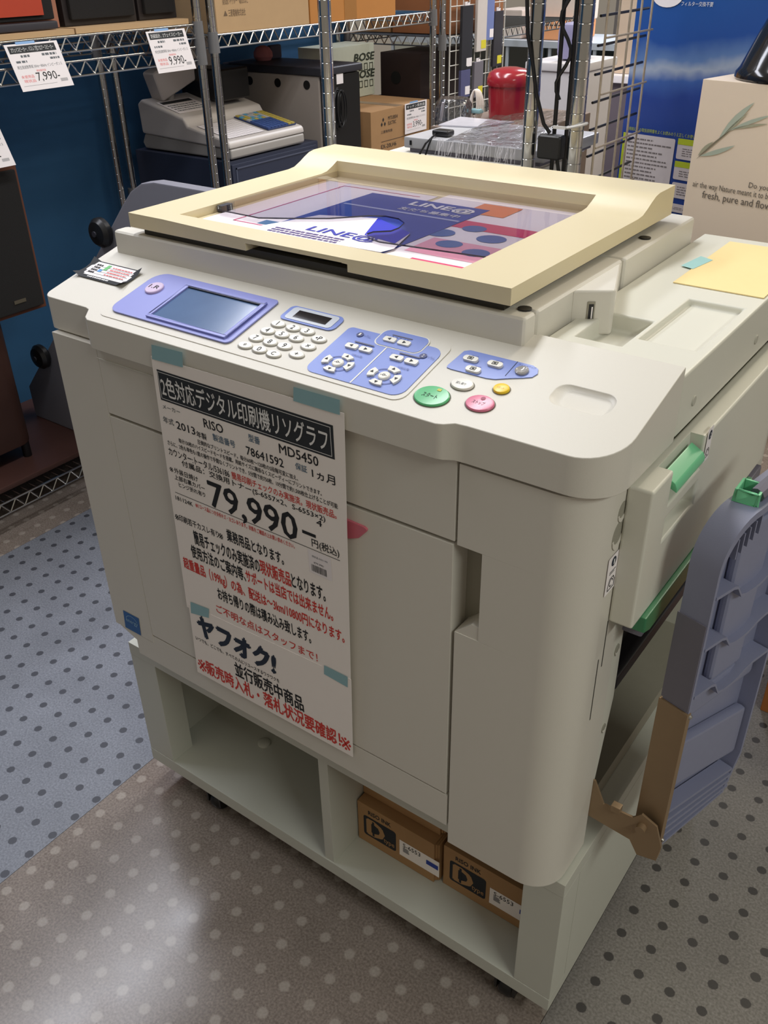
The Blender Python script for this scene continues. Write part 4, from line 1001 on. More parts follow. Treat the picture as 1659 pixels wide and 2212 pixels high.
# cables down the posts
cb_ = tag(MB().path([(0.376, 0.765, 1.40), (0.379, 0.764, 1.27), (0.384, 0.764, 1.22), (0.397, 0.764, 1.175), (0.405, 0.766, 1.135), (0.420, 0.770, 1.09), (0.430, 0.775, 1.076)], 0.0032, 8).build('power_cable', BLACK, None), 'thick black power cable slanting across the right ringed post', 'cable')
wv = [(0.440 + 0.011 * math.sin(k * 0.82 + 0.6), 0.785, 1.40 - 0.0125 * k) for k in range(23)]
tag(MB().path(wv, 0.0030, 8).build('wavy_cable', BLACK, None), 'wavy black cable hanging between the black grid posts', 'cable')
ad = tag(MB().box(0.412, 0.455, 0.765, 0.787, 1.036, 1.074).build('power_adapter', mat('adapter_black', rgb(30, 30, 32), 0.4), None, bevel=0.006, seg=3), 'black power adapter block hanging between the two right posts', 'adapter')
MB().path([(0.446, 0.776, 1.037), (0.449, 0.778, 1.02), (0.456, 0.78, 1.0), (0.458, 0.782, 0.96)], 0.003, 6).build('adapter_lead', BLACK, ad)
# ------------------------------------------------------------------ price tags
def price_tag(O, U, V, w, h, price, title, label, seed, blur=False):
    F = frame(O, U, V); r = random.Random(seed)
    t = tag(MB(F).box(0, w, 0, h, 0, 0.0006).build('price_tag', PAPER2, None), label, 'price tag', 'white price tags')
    k = 0.0008
    hd = flat(rc(w * 0.05, w * 0.93, h * 0.80, h * 0.96), F, BLK, t, 'title_bar', off=k)
    text(title, (w * 0.09, w * 0.89, h * 0.83, h * 0.93), F, INKW, hd, off=k + 0.0004)
    lines_block(dashes(w * 0.22, w * 0.40, h * 0.71, h * 0.05, r, (0.004, 0.008), 0.002) + dashes(w * 0.62, w * 0.90, h * 0.71, h * 0.05, r, (0.006, 0.012), 0.002) + dashes(w * 0.1, w * 0.3, h * 0.60, h * 0.045, r) + dashes(w * 0.75, w * 0.93, h * 0.62, h * 0.045, r), F, INKG, t, off=k)
    text('再生周波数帯域 30Hz～80kHz インピーダンス', (w * 0.08, w * 0.93, h * 0.47, h * 0.545), F, INKG, t, 'printed_line', off=k)
    text('現状販売品', (w * 0.40, w * 0.58, h * 0.385, h * 0.43), F, INKP, t, 'printed_line', off=k)
    text('未使用品', (w * 0.08, w * 0.32, h * 0.27, h * 0.34), F, INKP, t, 'printed_line', off=k)
    text('現状品', (w * 0.10, w * 0.32, h * 0.175, h * 0.245), F, INKP, t, 'printed_line', off=k)
    text(price, (w * 0.36, w * 0.80, h * 0.16, h * 0.37), F, INK, t, 'price_lettering', off=k)
    lines_block([(w * (0.79 + 0.014 * i), w * (0.796 + 0.014 * i), h * 0.12, h * 0.19) for i in range(10)] + [(w * 0.06, w * 0.70, h * 0.105, h * 0.110)], F, INKG, t, off=k)
    flat([(w * 0.22, h * 0.985), (w * 0.58, h * 0.985), (w * 0.58, h * 1.04), (w * 0.22, h * 1.04)], F, mat('tape_sky', rgb(140, 180, 226), 0.5), t, 'tape', off=k)
    return t
tx = 0.018
price_tag((-0.922 + tx, 0.7085, 1.066), (0, 1, 0), (-tx, -0.015, 0.101), 0.1455, 0.101, '7,990-', '2ウェイスピーカー、バスレフ型フロアースピーカー', 'price tag reading 7,990 on the left rack edge', 11)
price_tag((-0.922 + tx, 1.1280, 1.065), (0, 1, 0), (-tx, -0.011, 0.101), 0.1370, 0.101, '9.990-', '防磁設計、2ウェイスピーカー', 'price tag reading 9.990 beside the rack post', 12)
price_tag((-0.962, 0.5420, 0.902), (0, 1, 0), (-tx, -0.015, 0.101), 0.1435, 0.101, '5,990-', '3ウェイスピーカー', 'price tag cut off by the photo\'s left edge, on the tall speaker', 13)
price_tag((-0.926, 2.305, 0.745), (0, 1, 0), (0, 0.0, 1), 0.145, 0.105, '3,990-', 'キッチン換気扇', 'price tag reading 3,990 standing on the end of the taped carton', 14)
# ------------------------------------------------------------------ left rack goods
tag(MB().box(-1.36, RX1 - 0.004, 0.16, 0.905, 1.1722, 1.1840).build('cardboard_sheet', CARTOND, None), 'long cardboard strip lying along the left rack top shelf', 'cardboard')
tag(MB().box(-1.36, RX1 - 0.004, 0.91, 1.285, 1.1722, 1.1850).build('cardboard_sheet', CARTOND, None), 'short cardboard strip next to the rack post on the top shelf', 'cardboard')
def speaker(x0, x1, y0, y1, z0, z1, label, wood=WOOD, edge=0.014, badge=True, round_=False, group='loudspeakers on the left rack'):
    t = thing('loudspeaker', ((x0 + x1) / 2, (y0 + y1) / 2, z0), label, 'loudspeaker', group)
    MB().box(x0, x1, y0, y1, z0, z1).build('cabinet', wood, t, bevel=0.003)
    g = MB().box(x1, x1 + 0.012, y0 + edge, y1 - edge, z0 + edge, z1 - edge).build('grille', GRILLE, t, bevel=0.004)
    if badge:
        MB().box(x1 + 0.012, x1 + 0.0135, y1 - 0.10, y1 - 0.065, z0 + 0.035, z0 + 0.044).build('badge', mat('badge_dull', rgb(120, 112, 96), 0.4, metal=0.6), t)
    return t
speaker(-1.34, -1.005, 0.42, 0.712, 0.528, 0.898, 'tall dark speaker with wood-veneer edge below the left rack shelf', edge=0.012)
low = thing('loudspeaker', (-1.2, 0.5, 0.115), 'lower brown wooden speaker cabinet on the bottom shelf under the tall speaker', 'loudspeaker', 'loudspeakers on the left rack')
MB().prism(rrect(-1.36, -1.03, 0.30, 0.602, (0.01, 0.05, 0.05, 0.01)), 'z', 0.16, 0.5275).build('cabinet', mat('dark_walnut', rgb(64, 40, 32), 0.45, var=0.2, vscale=12), low, bevel=0.004)
for (x, y) in ((-1.05, 0.575), (-1.05, 0.35), (-1.33, 0.575), (-1.33, 0.35)):
    MB().tube((x, y, 0.1155), (x, y, 0.17), 0.012, 12).build('foot', BLACK, low)
tag(MB().box(-1.38, -0.945, 0.14, 1.29, 0.0995, 0.1150).build('shelf_board', mat('walnut_board', rgb(78, 52, 46), 0.4, var=0.25, vscale=9), None, bevel=0.005), 'dark walnut board lying on the left rack\'s bottom shelf', 'board')
t = speaker(-1.34, -0.985, 0.60, 0.905, 1.1856, 1.50, 'top shelf speaker with orange-red front panel and tan wooden side', wood=mat('tan_side', rgb(158, 106, 84), 0.6, var=0.06), edge=0.02, badge=False)
MB().box(-0.9725, -0.968, 0.63, 0.852, 1.216, 1.48).build('orange_panel', mat('orange_front', rgb(176, 60, 34), 0.5), t)
MB().box(-0.973, -0.955, 0.61, 0.878, 1.1858, 1.203).build('dark_plinth', CHARC, t, bevel=0.004)
speaker(-1.34, -0.985, 0.920, 1.150, 1.1856, 1.50, 'middle black speaker on the left rack top shelf', wood=mat('black_cabinet', rgb(36, 30, 30), 0.5), badge=False)
speaker(-1.34, -0.985, 1.158, 1.292, 1.1856, 1.50, 'narrow black speaker next to the rack post on the top shelf', wood=MATS['black_cabinet'], badge=False)
tag(MB().box(0.955, 1.25, 0.87, 1.15, 0.0, 0.16).build('floor_carton', mat('carton_orange_floor', rgb(178, 110, 56), 0.8), None, bevel=0.003), 'orange-brown carton on the dotted floor at the right edge', 'carton')
# grey board with slanted edge and two black wheels
gb = thing('grey_board', (-0.75, 0.77, 0.0), 'big grey board with slanted edge and two black wheels behind the printer', 'board')
GB = mat('grey_laminate', rgb(128, 128, 138), 0.5, var=0.03)
bd = MB().prism([(-1.255, 0.1155), (-1.255, 0.215), (-0.665, 0.828), (-0.625, 0.866), (-0.585, 0.888), (-0.54, 0.896), (-0.36, 0.896), (-0.36, 0.001), (-0.885, 0.001), (-0.885, 0.1155)], 'y', 0.75, 0.785).build('board_panel', GB, gb, bevel=0.004)
for (x, z) in ((-0.745, 0.757), (-1.130, 0.345)):
    w_ = MB().lathe([(0, 0), (0.030, 0), (0.036, 0.006), (0.036, 0.018), (0.028, 0.028), (0.010, 0.032), (0, 0.032)], (x, 0.7495, z), 20, (0, -1, 0)).build('wheel', BLACK, gb)
    MB().tube((x, 0.718, z), (x, 0.714, z), 0.007, 10).build('wheel_cap', CHARC, w_)
# ------------------------------------------------------------------ cash register and drawer
dr = thing('till_box', (-1.16, 1.6, 0.6665), 'dark blue steel till box under the cash register', 'till')
NAVY = mat('navy_steel', rgb(52, 58, 78), 0.45)
MB().box(-1.37, -0.95, 1.392, 1.825, 0.6668, 0.793).build('drawer_body', NAVY, dr, bevel=0.004)
fr2 = MB().box(-0.9505, -0.944, 1.405, 1.812, 0.677, 0.783).build('drawer_front', NAVY, dr, bevel=0.003)
for (y0, y1, z0, z1) in ((1.42, 1.797, 0.768, 0.772), (1.42, 1.424, 0.685, 0.772), (1.793, 1.797, 0.685, 0.772)):
    MB().box(-0.9445, -0.942, y0, y1, z0, z1).build('front_moulding', mat('navy_edge', rgb(86, 92, 112), 0.4), fr2)
rg = thing('cash_register', (-1.15, 1.57, 0.7935), 'white cash register with blue keys on the dark drawer', 'cash register')
RW = mat('register_white', rgb(206, 200, 196), 0.4, var=0.02)
RGY = mat('register_grey', rgb(168, 164, 160), 0.45, var=0.02)
MB().prism([(-0.948, 0.797), (-0.945, 0.805), (-0.946, 0.826), (-1.33, 0.842), (-1.345, 0.815), (-1.335, 0.797)], 'y', 1.408, 1.752).build('register_base', RGY, rg, bevel=0.006, seg=3)
body = MB().prism([(-0.946, 0.827), (-0.948, 0.844), (-0.956, 0.850), (-1.120, 0.880), (-1.135, 0.902), (-1.320, 0.945), (-1.340, 0.930), (-1.335, 0.843)], 'y', 1.403, 1.756).build('register_body', RW, rg, bevel=0.009, seg=3)
KF = frame((-0.956, 1.403, 0.851), (0, 1, 0), (-0.164, 0, 0.030))
flat(rc(0.025, 0.185, 0.012, 0.150), KF, PAPER2, body, 'key_sheet', off=0.0006)
lines_block([(0.025, 0.185, 0.012 + 0.0152 * k, 0.0126 + 0.0152 * k) for k in range(10)] + [(0.025 + 0.0145 * k, 0.0256 + 0.0145 * k, 0.012, 0.150) for k in range(12)], KF, INKG, body, 'key_grid', off=0.0010)
kb = MB(KF).box(0.200, 0.335, 0.010, 0.160, 0.0005, 0.004).build('key_bed', mat('key_bed_blue', rgb(52, 66, 110), 0.5), body, bevel=0.001)
KC = [mat('key_blue', rgb(60, 84, 140), 0.5), mat('key_yellow', rgb(186, 168, 84), 0.5), mat('key_cyan', rgb(90, 160, 196), 0.5), mat('key_pale', rgb(176, 176, 180), 0.5)]
r = random.Random(21)
for i in range(8):
    for j in range(9):
        cm = KC[0] if (i < 6 and j < 5) else (KC[1] if i >= 6 else r.choice((KC[3], KC[1], KC[2])))
        MB(KF).box(0.203 + 0.0163 * i, 0.2165 + 0.0163 * i, 0.013 + 0.0163 * j, 0.0265 + 0.0163 * j, 0.004, 0.008).build('register_key', cm, kb)
TFm = frame((-1.140, 1.403, 0.9035), (0, 1, 0), (-0.185, 0, 0.043))
pt = tag(MB(TFm).box(0.02, 0.165, 0.03, 0.135, 0.0008, 0.0014).build('price_tag', PAPER2, None), 'price tag lying flat on the white cash register', 'price tag', 'white price tags')
flat(rc(0.028, 0.155, 0.110, 0.130), TFm, BLK, pt, 'title_bar', off=0.0018)
lines_block([x for k in range(4) for x in dashes(0.03, 0.15, 0.045 + 0.015 * k, 0.006, r)], TFm, INKG, pt, off=0.0018)
MB().box(-1.345, -1.15, 1.600, 1.730, 0.925, 1.020).build('printer_cover', BLACK, rg, bevel=0.012, seg=3)
MB().tube((-1.29, 1.50, 0.90), (-1.29, 1.50, 0.985), 0.014, 12).build('display_stem', RGY, rg)
MB(Matrix.Translation((-1.29, 1.62, 1.035)) @ Matrix.Rotation(math.radians(18), 4, 'X')).box(-0.035, 0.02, -0.19, 0.10, -0.045, 0.045).build('customer_display', RW, rg, bevel=0.010, seg=3)
# large grey appliance with three holes
gd = thing('grey_appliance', (-1.16, 1.96, 0.6665), 'tall grey-beige appliance with black lid and three round side holes', 'appliance')
GA = mat('appliance_beige_grey', rgb(168, 158, 150), 0.55, var=0.03)
MB().box(-1.38, -0.955, 1.850, 2.060, 0.667, 0.985).build('appliance_body', GA, gd, bevel=0.004)
MB().box(-1.385, -0.935, 1.842, 2.066, 0.9852, 1.010).build('appliance_lid', CHARC, gd, bevel=0.008, seg=3)
MB().box(-0.9548, -0.940, 1.856, 2.054, 0.675, 0.983).build('front_frame', BLACK, gd, bevel=0.004)
MB().box(-0.9395, -0.9380, 1.925, 1.960, 0.955, 0.985).build('front_label', PAPER2, gd)
for x in (-1.264, -1.135, -1.006):
    MB().lathe([(0, 0), (0.014, 0), (0.014, 0.0015), (0.010, 0.0015), (0, 0.0010)], (x, 1.8498, 0.957), 18, (0, -1, 0)).build('side_hole', BLACK, gd)
r = random.Random(8)
loops = MB()
for k in range(6):
    cy = 1.925 + r.uniform(-0.014, 0.014); h = r.uniform(0.05, 0.065)
    loops.path([(-0.932 + 0.004 * k * 0.5, cy + 0.020 * math.cos(a * math.pi / 9), 0.880 + h * math.sin(a * math.pi / 9)) for a in range(19)], 0.0028, 6)
loops.build('coiled_cable', BLACK, gd)
pb = thing('pink_bundle', (-1.29, 1.955, 1.0105), 'small pink cloth bundle on the black appliance lid', 'bundle')
MB().lathe([(0, 0), (0.026, 0), (0.034, 0.012), (0.033, 0.026), (0.024, 0.040), (0.010, 0.046), (0, 0.047)], (-1.29, 1.955, 1.0105), 20).build('bundle_body', mat('dusty_pink', rgb(196, 128, 132), 0.8, var=0.15, vscale=40), pb)
MB().box(-1.30, -1.28, 1.985, 2.045, 1.0105, 1.055).build('dark_flap', mat('slate_cloth', rgb(82, 84, 104), 0.8), pb, bevel=0.008, seg=3)
# ------------------------------------------------------------------ cartons
def carton(name, x0, x1, y0, y1, z0, z1, m, label, group='cardboard cartons on the racks', cat='carton'):
    t = thing(name, ((x0 + x1) / 2, (y0 + y1) / 2, z0), label, cat, group)
    MB().box(x0, x1, y0, y1, z0, z1).build('carton_body', m, t, bevel=0.002)
    return t
c1 = carton('carton', -1.36, -0.938, 1.395, 1.800, 1.1405, 1.46, CARTOND, 'pale brown carton with printed Japanese lines on the rack above the register')
F = frame((-0.9376, 1.395, 1.1405), (0, 1, 0), (0, 0, 1))
text('コードNo.1234 型番', (0.03, 0.125, 0.096, 0.116), F, mat('carton_faded_print', rgb(112, 92, 70), 0.8), c1, 'printed_line')
text('換気扇シャッター・電気式など', (0.03, 0.135, 0.070, 0.088), F, MATS['carton_faded_print'], c1, 'printed_line')
text('三菱電機株式会社', (0.05, 0.12, 0.040, 0.058), F, MATS['carton_faded_print'], c1, 'printed_line')
flat(tri(0.038, 0.047, 0.009, 90), F, MATS['carton_faded_print'], c1, 'printed_mark')
c2 = carton('carton', -1.36, -0.938, 1.806, 2.268, 1.1405, 1.46, mat('carton_orange', rgb(190, 128, 62), 0.8, var=0.05, vscale=25), 'orange-brown carton with a tape stripe on the rack top shelf')
MB().box(-0.938, -0.9372, 1.98, 2.045, 1.142, 1.458).build('tape', mat('tape_brown', rgb(168, 118, 64), 0.4), c2)
c3 = carton('carton', -1.34, -0.931, 2.100, 2.480, 0.667, 0.8465, CARTON, 'taped brown carton with three-diamond mark beside the tall appliance')
F = frame((-0.9305, 2.10, 0.667), (0, 1, 0), (0, 0, 1))
for dx, dy in ((0.075, 0.146), (0.0655, 0.131), (0.0845, 0.131)):
    s = 0.0095
    flat([(dx, dy - s * 0.8), (dx + s * 0.55, dy), (dx, dy + s * 0.8), (dx - s * 0.55, dy)], F, INK, c3, 'printed_mark')
text('MITSUBISHI', (0.105, 0.165, 0.142, 0.154), F, INK, c3, 'printed_line')
text('ELECTRIC', (0.105, 0.155, 0.125, 0.137), F, INK, c3, 'printed_line')
text('三菱換気扇', (0.06, 0.13, 0.100, 0.110), F, MATS['carton_print'], c3, 'printed_line')
text('EX-20LH6', (0.06, 0.155, 0.048, 0.062), F, MATS['carton_print'], c3, 'printed_line')
text('17-200-30', (0.06, 0.175, 0.024, 0.036), F, MATS['carton_print'], c3, 'printed_line')
flat(rc(0.06, 0.22, 0.0715, 0.073), F, MATS['carton_print'], c3, 'printed_rule')
MB().box(-1.33, -0.933, 2.262, 2.308, 0.8465, 0.8472).build('tape', mat('tape_clear_brown', rgb(150, 128, 104), 0.3), c3)
c4 = carton('carton', -1.34, -1.20, 2.200, 2.490, 0.848, 1.030, mat('pale_green_print', rgb(206, 214, 196), 0.6), 'white and pale green printed carton behind the taped brown carton')
F = frame((-1.1995, 2.20, 0.848), (0, 1, 0), (0, 0, 1))
BGN = mat('print_dark_green', rgb(54, 62, 50), 0.7)
for z in (0.125, 0.065):
    text('BOSE', (0.16, 0.285, z, z + 0.026), F, BGN, c4, bold=0.04, italic=0.25)
    for k in range(4):
        x = 0.155 + 0.034 * k
        lines_block([(x, x + 0.022, z - 0.034, z - 0.031), (x, x + 0.022, z - 0.012, z - 0.009), (x, x + 0.003, z - 0.034, z - 0.009), (x + 0.019, x + 0.022, z - 0.034, z - 0.009)], F, BGN, c4, 'printed_frame')
c5 = carton('subwoofer_box', -1.265, -1.07, 2.62, 2.98, 0.8005, 0.985, mat('dark_brown_board', rgb(52, 38, 36), 0.6), 'dark brown box with a round hole on the far rack', cat='box', group=None)
MB().lathe([(0, 0), (0.024, 0), (0.024, 0.0012), (0, 0.0012)], (-1.189, 2.6198, 0.894), 20, (0, -1, 0)).build('port_hole', BLACK, c5)
carton('carton', -1.36, -1.235, 2.65, 3.0, 1.0535, 1.22, CARTON, 'left brown carton on the far dark rack')
carton('carton', -1.225, -0.95, 2.65, 3.05, 1.0535, 1.25, mat('carton_red_brown', rgb(150, 98, 60), 0.85, var=0.05), 'right reddish carton on the far dark rack')
# white grid panel with hanging packets
wg = thing('grid_panel', (-0.925, 2.82, 0.02), 'white wire grid panel hung with small accessory packets', 'grid panel')
WW = mat('white_wire', rgb(214, 212, 204), 0.5)
for k in range(10):
    MB().tube((-0.922, 2.60 + 0.046 * k, 0.02), (-0.922, 2.60 + 0.046 * k, 1.45), 0.003 if k in (0, 9) else 0.0019, 6).build('grid_wire', WW, wg)
for k in range(14):
    MB().tube((-0.920, 2.60, 0.80 + 0.05 * k), (-0.920, 3.014, 0.80 + 0.05 * k), 0.0019, 6).build('grid_wire', WW, wg)
pk = [('dark', 2.66, 0.08, 0.93, 0.22, rgb(52, 52, 58)), ('white', 2.77, 0.075, 0.985, 0.19, rgb(214, 206, 200)), ('blue', 2.84, 0.06, 1.02, 0.16, rgb(120, 134, 186)), ('charcoal', 2.905, 0.07, 0.92, 0.20, rgb(60, 58, 64)), ('violet', 2.66, 0.07, 0.83, 0.10, rgb(90, 92, 130)), ('clear grey', 2.76, 0.07, 0.82, 0.13, rgb(120, 116, 124))]
for i, (cn, y, w, z, h, c) in enumerate(pk):
    p = thing('accessory_packet', (-0.91, y + w / 2, z), '%s accessory packet hanging on the white grid panel' % cn, 'packet', 'packets on the white grid')
    MB().box(-0.916, -0.904, y, y + w, z, z + h).build('packet_body', mat('packet_%d' % i, c, 0.3), p, bevel=0.003)
    MB().box(-0.9038, -0.9034, y + w * .45, y + w * .95, z + 0.01, z + 0.04).build('packet_label', mat('packet_yellow', rgb(222, 210, 60), 0.5) if i % 2 else PAPER2, p)
    MB().tube((-0.918, y + w / 2, z + h + 0.008), (-0.900, y + w / 2, z + h + 0.012), 0.0018, 6).build('peg', CHROME, p)
    MB().box(-0.9125, -0.9080, y + w * .3, y + w * .7, z + h, z + h + 0.012).build('hang_tab', PAPER2, p)
# ------------------------------------------------------------------ goods on the rack behind the printer
ch = thing('cream_machine', (0.24, 0.93, 0.8615), 'flat cream machine on the rack behind, carrying the silver player', 'machine')
MB().box(0.092, 0.370, 0.802, 1.04, 0.8615, 1.000).build('machine_body', CREAM, ch, bevel=0.006, seg=3)
MB().box(0.086, 0.374, 0.796, 1.045, 1.0005, 1.0145).build('machine_top', CREAM, ch, bevel=0.004, seg=3)
tag(MB().box(-0.005, 0.210, 1.08, 1.42, 0.8615, 1.012).build('plain_carton', mat('dull_carton', rgb(120, 104, 92), 0.8), None, bevel=0.003), 'plain dull carton under the red kettle behind the player', 'carton')
dv = thing('dvd_player', (0.25, 0.92, 1.015), 'flat silver disc player on the cream machine', 'player')
MB().box(0.120, 0.410, 0.800, 1.02, 1.022, 1.0415).build('player_case', SILVER, dv, bevel=0.003)
MB().box(0.130, 0.400, 0.806, 1.01, 1.015, 1.0222).build('player_base', GREYD, dv)
MB().box(0.134, 0.138, 0.7985, 0.800, 1.028, 1.036).build('player_mark', BLACK, dv)
mg = MB().prism([(0.115, 0.925), (0.195, 0.945), (0.225, 1.03), (0.100, 1.03)], 'z', 1.0420, 1.0445).build('wrapped_booklet', mat('booklet_sheen', rgb(196, 194, 204), 0.12, var=0.1), None)
tag(mg, 'shiny plastic-wrapped booklet lying on the silver player', 'booklet')
pot = thing('red_kettle', (0.082, 1.262, 1.0125), 'dark red round-shouldered kettle in clear plastic behind the silver player', 'kettle')
RED = mat('red_enamel', rgb(150, 34, 44), 0.22, var=0.03, coat=0.3)
MB().lathe([(0, 0), (0.043, 0), (0.0435, 0.015), (0.046, 0.055), (0.046, 0.066)], (0.082, 1.262, 1.0125), 32).build('kettle_body', RED, pot)
MB().lathe([(0, 0), (0.0495, 0), (0.0505, 0.004), (0.0500, 0.014), (0.046, 0.024), (0.036, 0.031), (0.018, 0.035), (0, 0.036)], (0.082, 1.262, 1.0785), 32).build('kettle_lid', RED, pot)
co = thing('cable_bundle', (0.050, 1.17, 1.0125), 'bundled off-white mains cable tied with blue tape beside the red kettle', 'cable')
loops = MB()
for k in range(4):
    w = 0.007 + 0.003 * k
    loops.path([(0.050 + w * math.cos(a * math.pi / 10), 1.168 + 0.003 * k, 1.046 + 0.030 * math.sin(a * math.pi / 10)) for a in range(21)], 0.0024, 6)
loops.build('cable_loops', mat('cord_cream', rgb(226, 214, 204), 0.5), co)
MB().box(0.033, 0.067, 1.163, 1.181, 1.030, 1.039).build('tie_tape', TAPE, co, bevel=0.003)
CLEAR = clear_mat('clear_film', (0.86, 0.86, 0.89), gloss=0.10, rough=0.12, wrinkle=0.9, wscale=45)
bag = MB(); r = random.Random(31)
rings = []
for k, (z, s) in enumerate(((1.0126, 1.0), (1.035, 1.03), (1.052, 0.98), (1.064, 0.80))):
    rings.append([(0.022 + s * 0.040 * math.cos(a * math.pi / 8) * (1 + r.uniform(-.08, .08)), 1.128 + s * 0.036 * math.sin(a * math.pi / 8) * (1 + r.uniform(-.08, .08)), z) for a in range(16)])
bagb = bag.loft(rings).build('clear_bag', CLEAR, None)
tag(bagb, 'clear plastic bag bulging left of the red kettle', 'bag')
MB().tube((-0.004, 1.118, 1.018), (0.004, 1.115, 1.055), 0.003, 6).build('white_strap', PAPER2, bagb)
# film draped over the player, with a shredded front edge
flm = MB(); pts = []; nx, ny = 14, 8
for j in range(ny + 1):
    for i in range(nx + 1):
        fx_, fy_ = i / nx, j / ny
        z = 1.0424 + 0.050 * max(0, fy_ - 0.25) ** 1.2 * (0.35 + 0.65 * fx_) + 0.0030 * abs(math.sin(9 * fx_ + 5 * fy_))
        pts.append((0.215 + 0.150 * fx_ - 0.02 * fy_ * (1 - fx_), 0.792 + 0.215 * fy_, z))
flm.add(pts, [(j * (nx + 1) + i, j * (nx + 1) + i + 1, (j + 1) * (nx + 1) + i + 1, (j + 1) * (nx + 1) + i) for j in range(ny) for i in range(nx)])
film = flm.build('clear_film_sheet', CLEAR, None, recalc=False)
tag(film, 'crinkled clear film draped over the player with a shredded white fringe', 'plastic film')
fr3 = MB(); r = random.Random(17)
for k in range(70):
    x = 0.200 + 0.165 * r.random(); y = 0.7925 - 0.002 * r.random()
    z0 = 1.0425 + 0.004 * r.random(); z1 = 1.010 + 0.018 * r.random(); dx = r.uniform(-0.010, 0.004); w = r.uniform(0.0004, 0.0010)
    fr3.add([(x, y, z0), (x + w, y, z0), (x + dx + w, y - 0.001, z1), (x + dx, y - 0.001, z1)], [(0, 1, 2, 3)])
fringe = fr3.build('shredded_fringe', mat('film_white', rgb(232, 230, 236), 0.25), film, recalc=False)
fringe['kind'] = 'stuff'
pc = tag(MB().path([(0.165, 0.86, 1.046), (0.172, 0.83, 1.047), (0.180, 0.81, 1.046), (0.176, 0.790, 1.036), (0.166, 0.784, 1.016), (0.156, 0.783, 1.003), (0.162, 0.7825, 0.998), (0.176, 0.7825, 1.006), (0.186, 0.784, 1.034), (0.188, 0.790, 1.045)], 0.0018, 6).build('thin_cable', BLACK, None), 'thin black cable looping over the front of the silver player', 'cable')
MB().box(0.165, 0.200, 0.825, 0.850, 1.0425, 1.0530).build('plug', BLACK, pc, bevel=0.004, seg=3)
wbx = thing('white_cabinet', (0.02, 1.7, 0.0), 'plain white cabinet behind the right post of the near rack', 'cabinet')
MB().box(-0.056, 0.095, 1.60, 1.80, 0.0, 1.07).build('cabinet_body', mat('white_card', rgb(216, 212, 212), 0.5), wbx, bevel=0.003)
MB().box(-0.060, 0.099, 1.595, 1.805, 1.0702, 1.090).build('cabinet_top', MATS['white_card'], wbx, bevel=0.004)
# ------------------------------------------------------------------ blue carton, beige box, black stand
def rot_frame(px, py, ang):
    a = math.radians(ang)
    return Matrix.Translation((px, py, 0)) @ Matrix.Rotation(a, 4, 'Z')
BM = rot_frame(0.437, 1.06, -12.5)
bb = thing('blue_carton', (0.65, 1.15, 0.832), 'tall blue printed carton standing behind the beige box', 'carton')
def blue_print():
    m = bpy.data.materials.new('blue_print'); m.use_nodes = True
    nt = m.node_tree; b = nt.nodes['Principled BSDF']; b.inputs['Roughness'].default_value = 0.35
    tc = nt.nodes.new('ShaderNodeTexCoord'); sp = nt.nodes.new('ShaderNodeSeparateXYZ')
    nt.links.new(tc.outputs['Object'], sp.inputs[0])
    nz = nt.nodes.new('ShaderNodeTexNoise'); nz.inputs['Scale'].default_value = 14; nz.inputs['Detail'].default_value = 3
    nt.links.new(tc.outputs['Object'], nz.inputs['Vector'])
    ad_ = nt.nodes.new('ShaderNodeMath'); ad_.operation = 'MULTIPLY_ADD'; ad_.inputs[1].default_value = 0.05
    nt.links.new(nz.outputs['Fac'], ad_.inputs[0])
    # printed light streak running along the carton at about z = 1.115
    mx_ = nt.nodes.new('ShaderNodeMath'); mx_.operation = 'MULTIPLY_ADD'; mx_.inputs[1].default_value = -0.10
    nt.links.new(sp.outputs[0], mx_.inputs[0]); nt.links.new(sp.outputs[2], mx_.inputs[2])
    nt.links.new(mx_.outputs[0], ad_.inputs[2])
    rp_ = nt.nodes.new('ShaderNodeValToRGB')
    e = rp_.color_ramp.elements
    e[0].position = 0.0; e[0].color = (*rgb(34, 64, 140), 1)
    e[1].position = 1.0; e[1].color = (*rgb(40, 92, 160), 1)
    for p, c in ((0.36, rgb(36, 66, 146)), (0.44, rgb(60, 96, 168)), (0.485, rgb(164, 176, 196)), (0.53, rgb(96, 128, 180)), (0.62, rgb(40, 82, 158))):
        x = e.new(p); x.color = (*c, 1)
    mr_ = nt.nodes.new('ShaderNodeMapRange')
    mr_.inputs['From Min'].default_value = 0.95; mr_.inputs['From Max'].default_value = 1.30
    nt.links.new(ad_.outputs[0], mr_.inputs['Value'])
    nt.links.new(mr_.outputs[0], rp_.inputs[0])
    nt.links.new(rp_.outputs[0], b.inputs['Base Color'])
    return m
BP = blue_print()
MB(BM).box(0, 0.42, 0, 0.22, 0.832, 1.55).build('carton_body', BP, bb, bevel=0.002)
BF = BM @ frame((0, -0.0006, 0), (1, 0, 0), (0, 0, 1))
LIME = mat('print_lime', rgb(176, 190, 44), 0.5)
def panel(x0, x1, z0, z1, head, n, seed):
    r = random.Random(seed)
    p = flat(rrect(x0, x1, z0, z1, 0.003, 3), BF, mat('panel_paper', rgb(206, 198, 200), 0.5, var=0.05, vscale=15), bb, 'print_panel', off=0.0003)
    if head == 'left': flat(rc(x0 - 0.001, x0 + 0.0075, z0, z1), BF, LIME, p, 'panel_band', off=0.0006)
    if head == 'top': flat(rc(x0, x1, z1 - 0.0095, z1 + 0.0005), BF, LIME, p, 'panel_band', off=0.0006)
    top_ = z1 - (0.015 if head == 'top' else 0.006)
    step = (top_ - z0 - 0.004) / n
    lines_block([q_ for k in range(n) for q_ in dashes(x0 + 0.011, x0 + 0.011 + (x1 - x0 - 0.015) * r.uniform(0.5, 1.0), top_ - step * k - step * 0.5, step * 0.36, r, (0.003, 0.010), 0.0016)], BF, mat('panel_text', rgb(120, 112, 112), 0.7), p, off=0.0006)
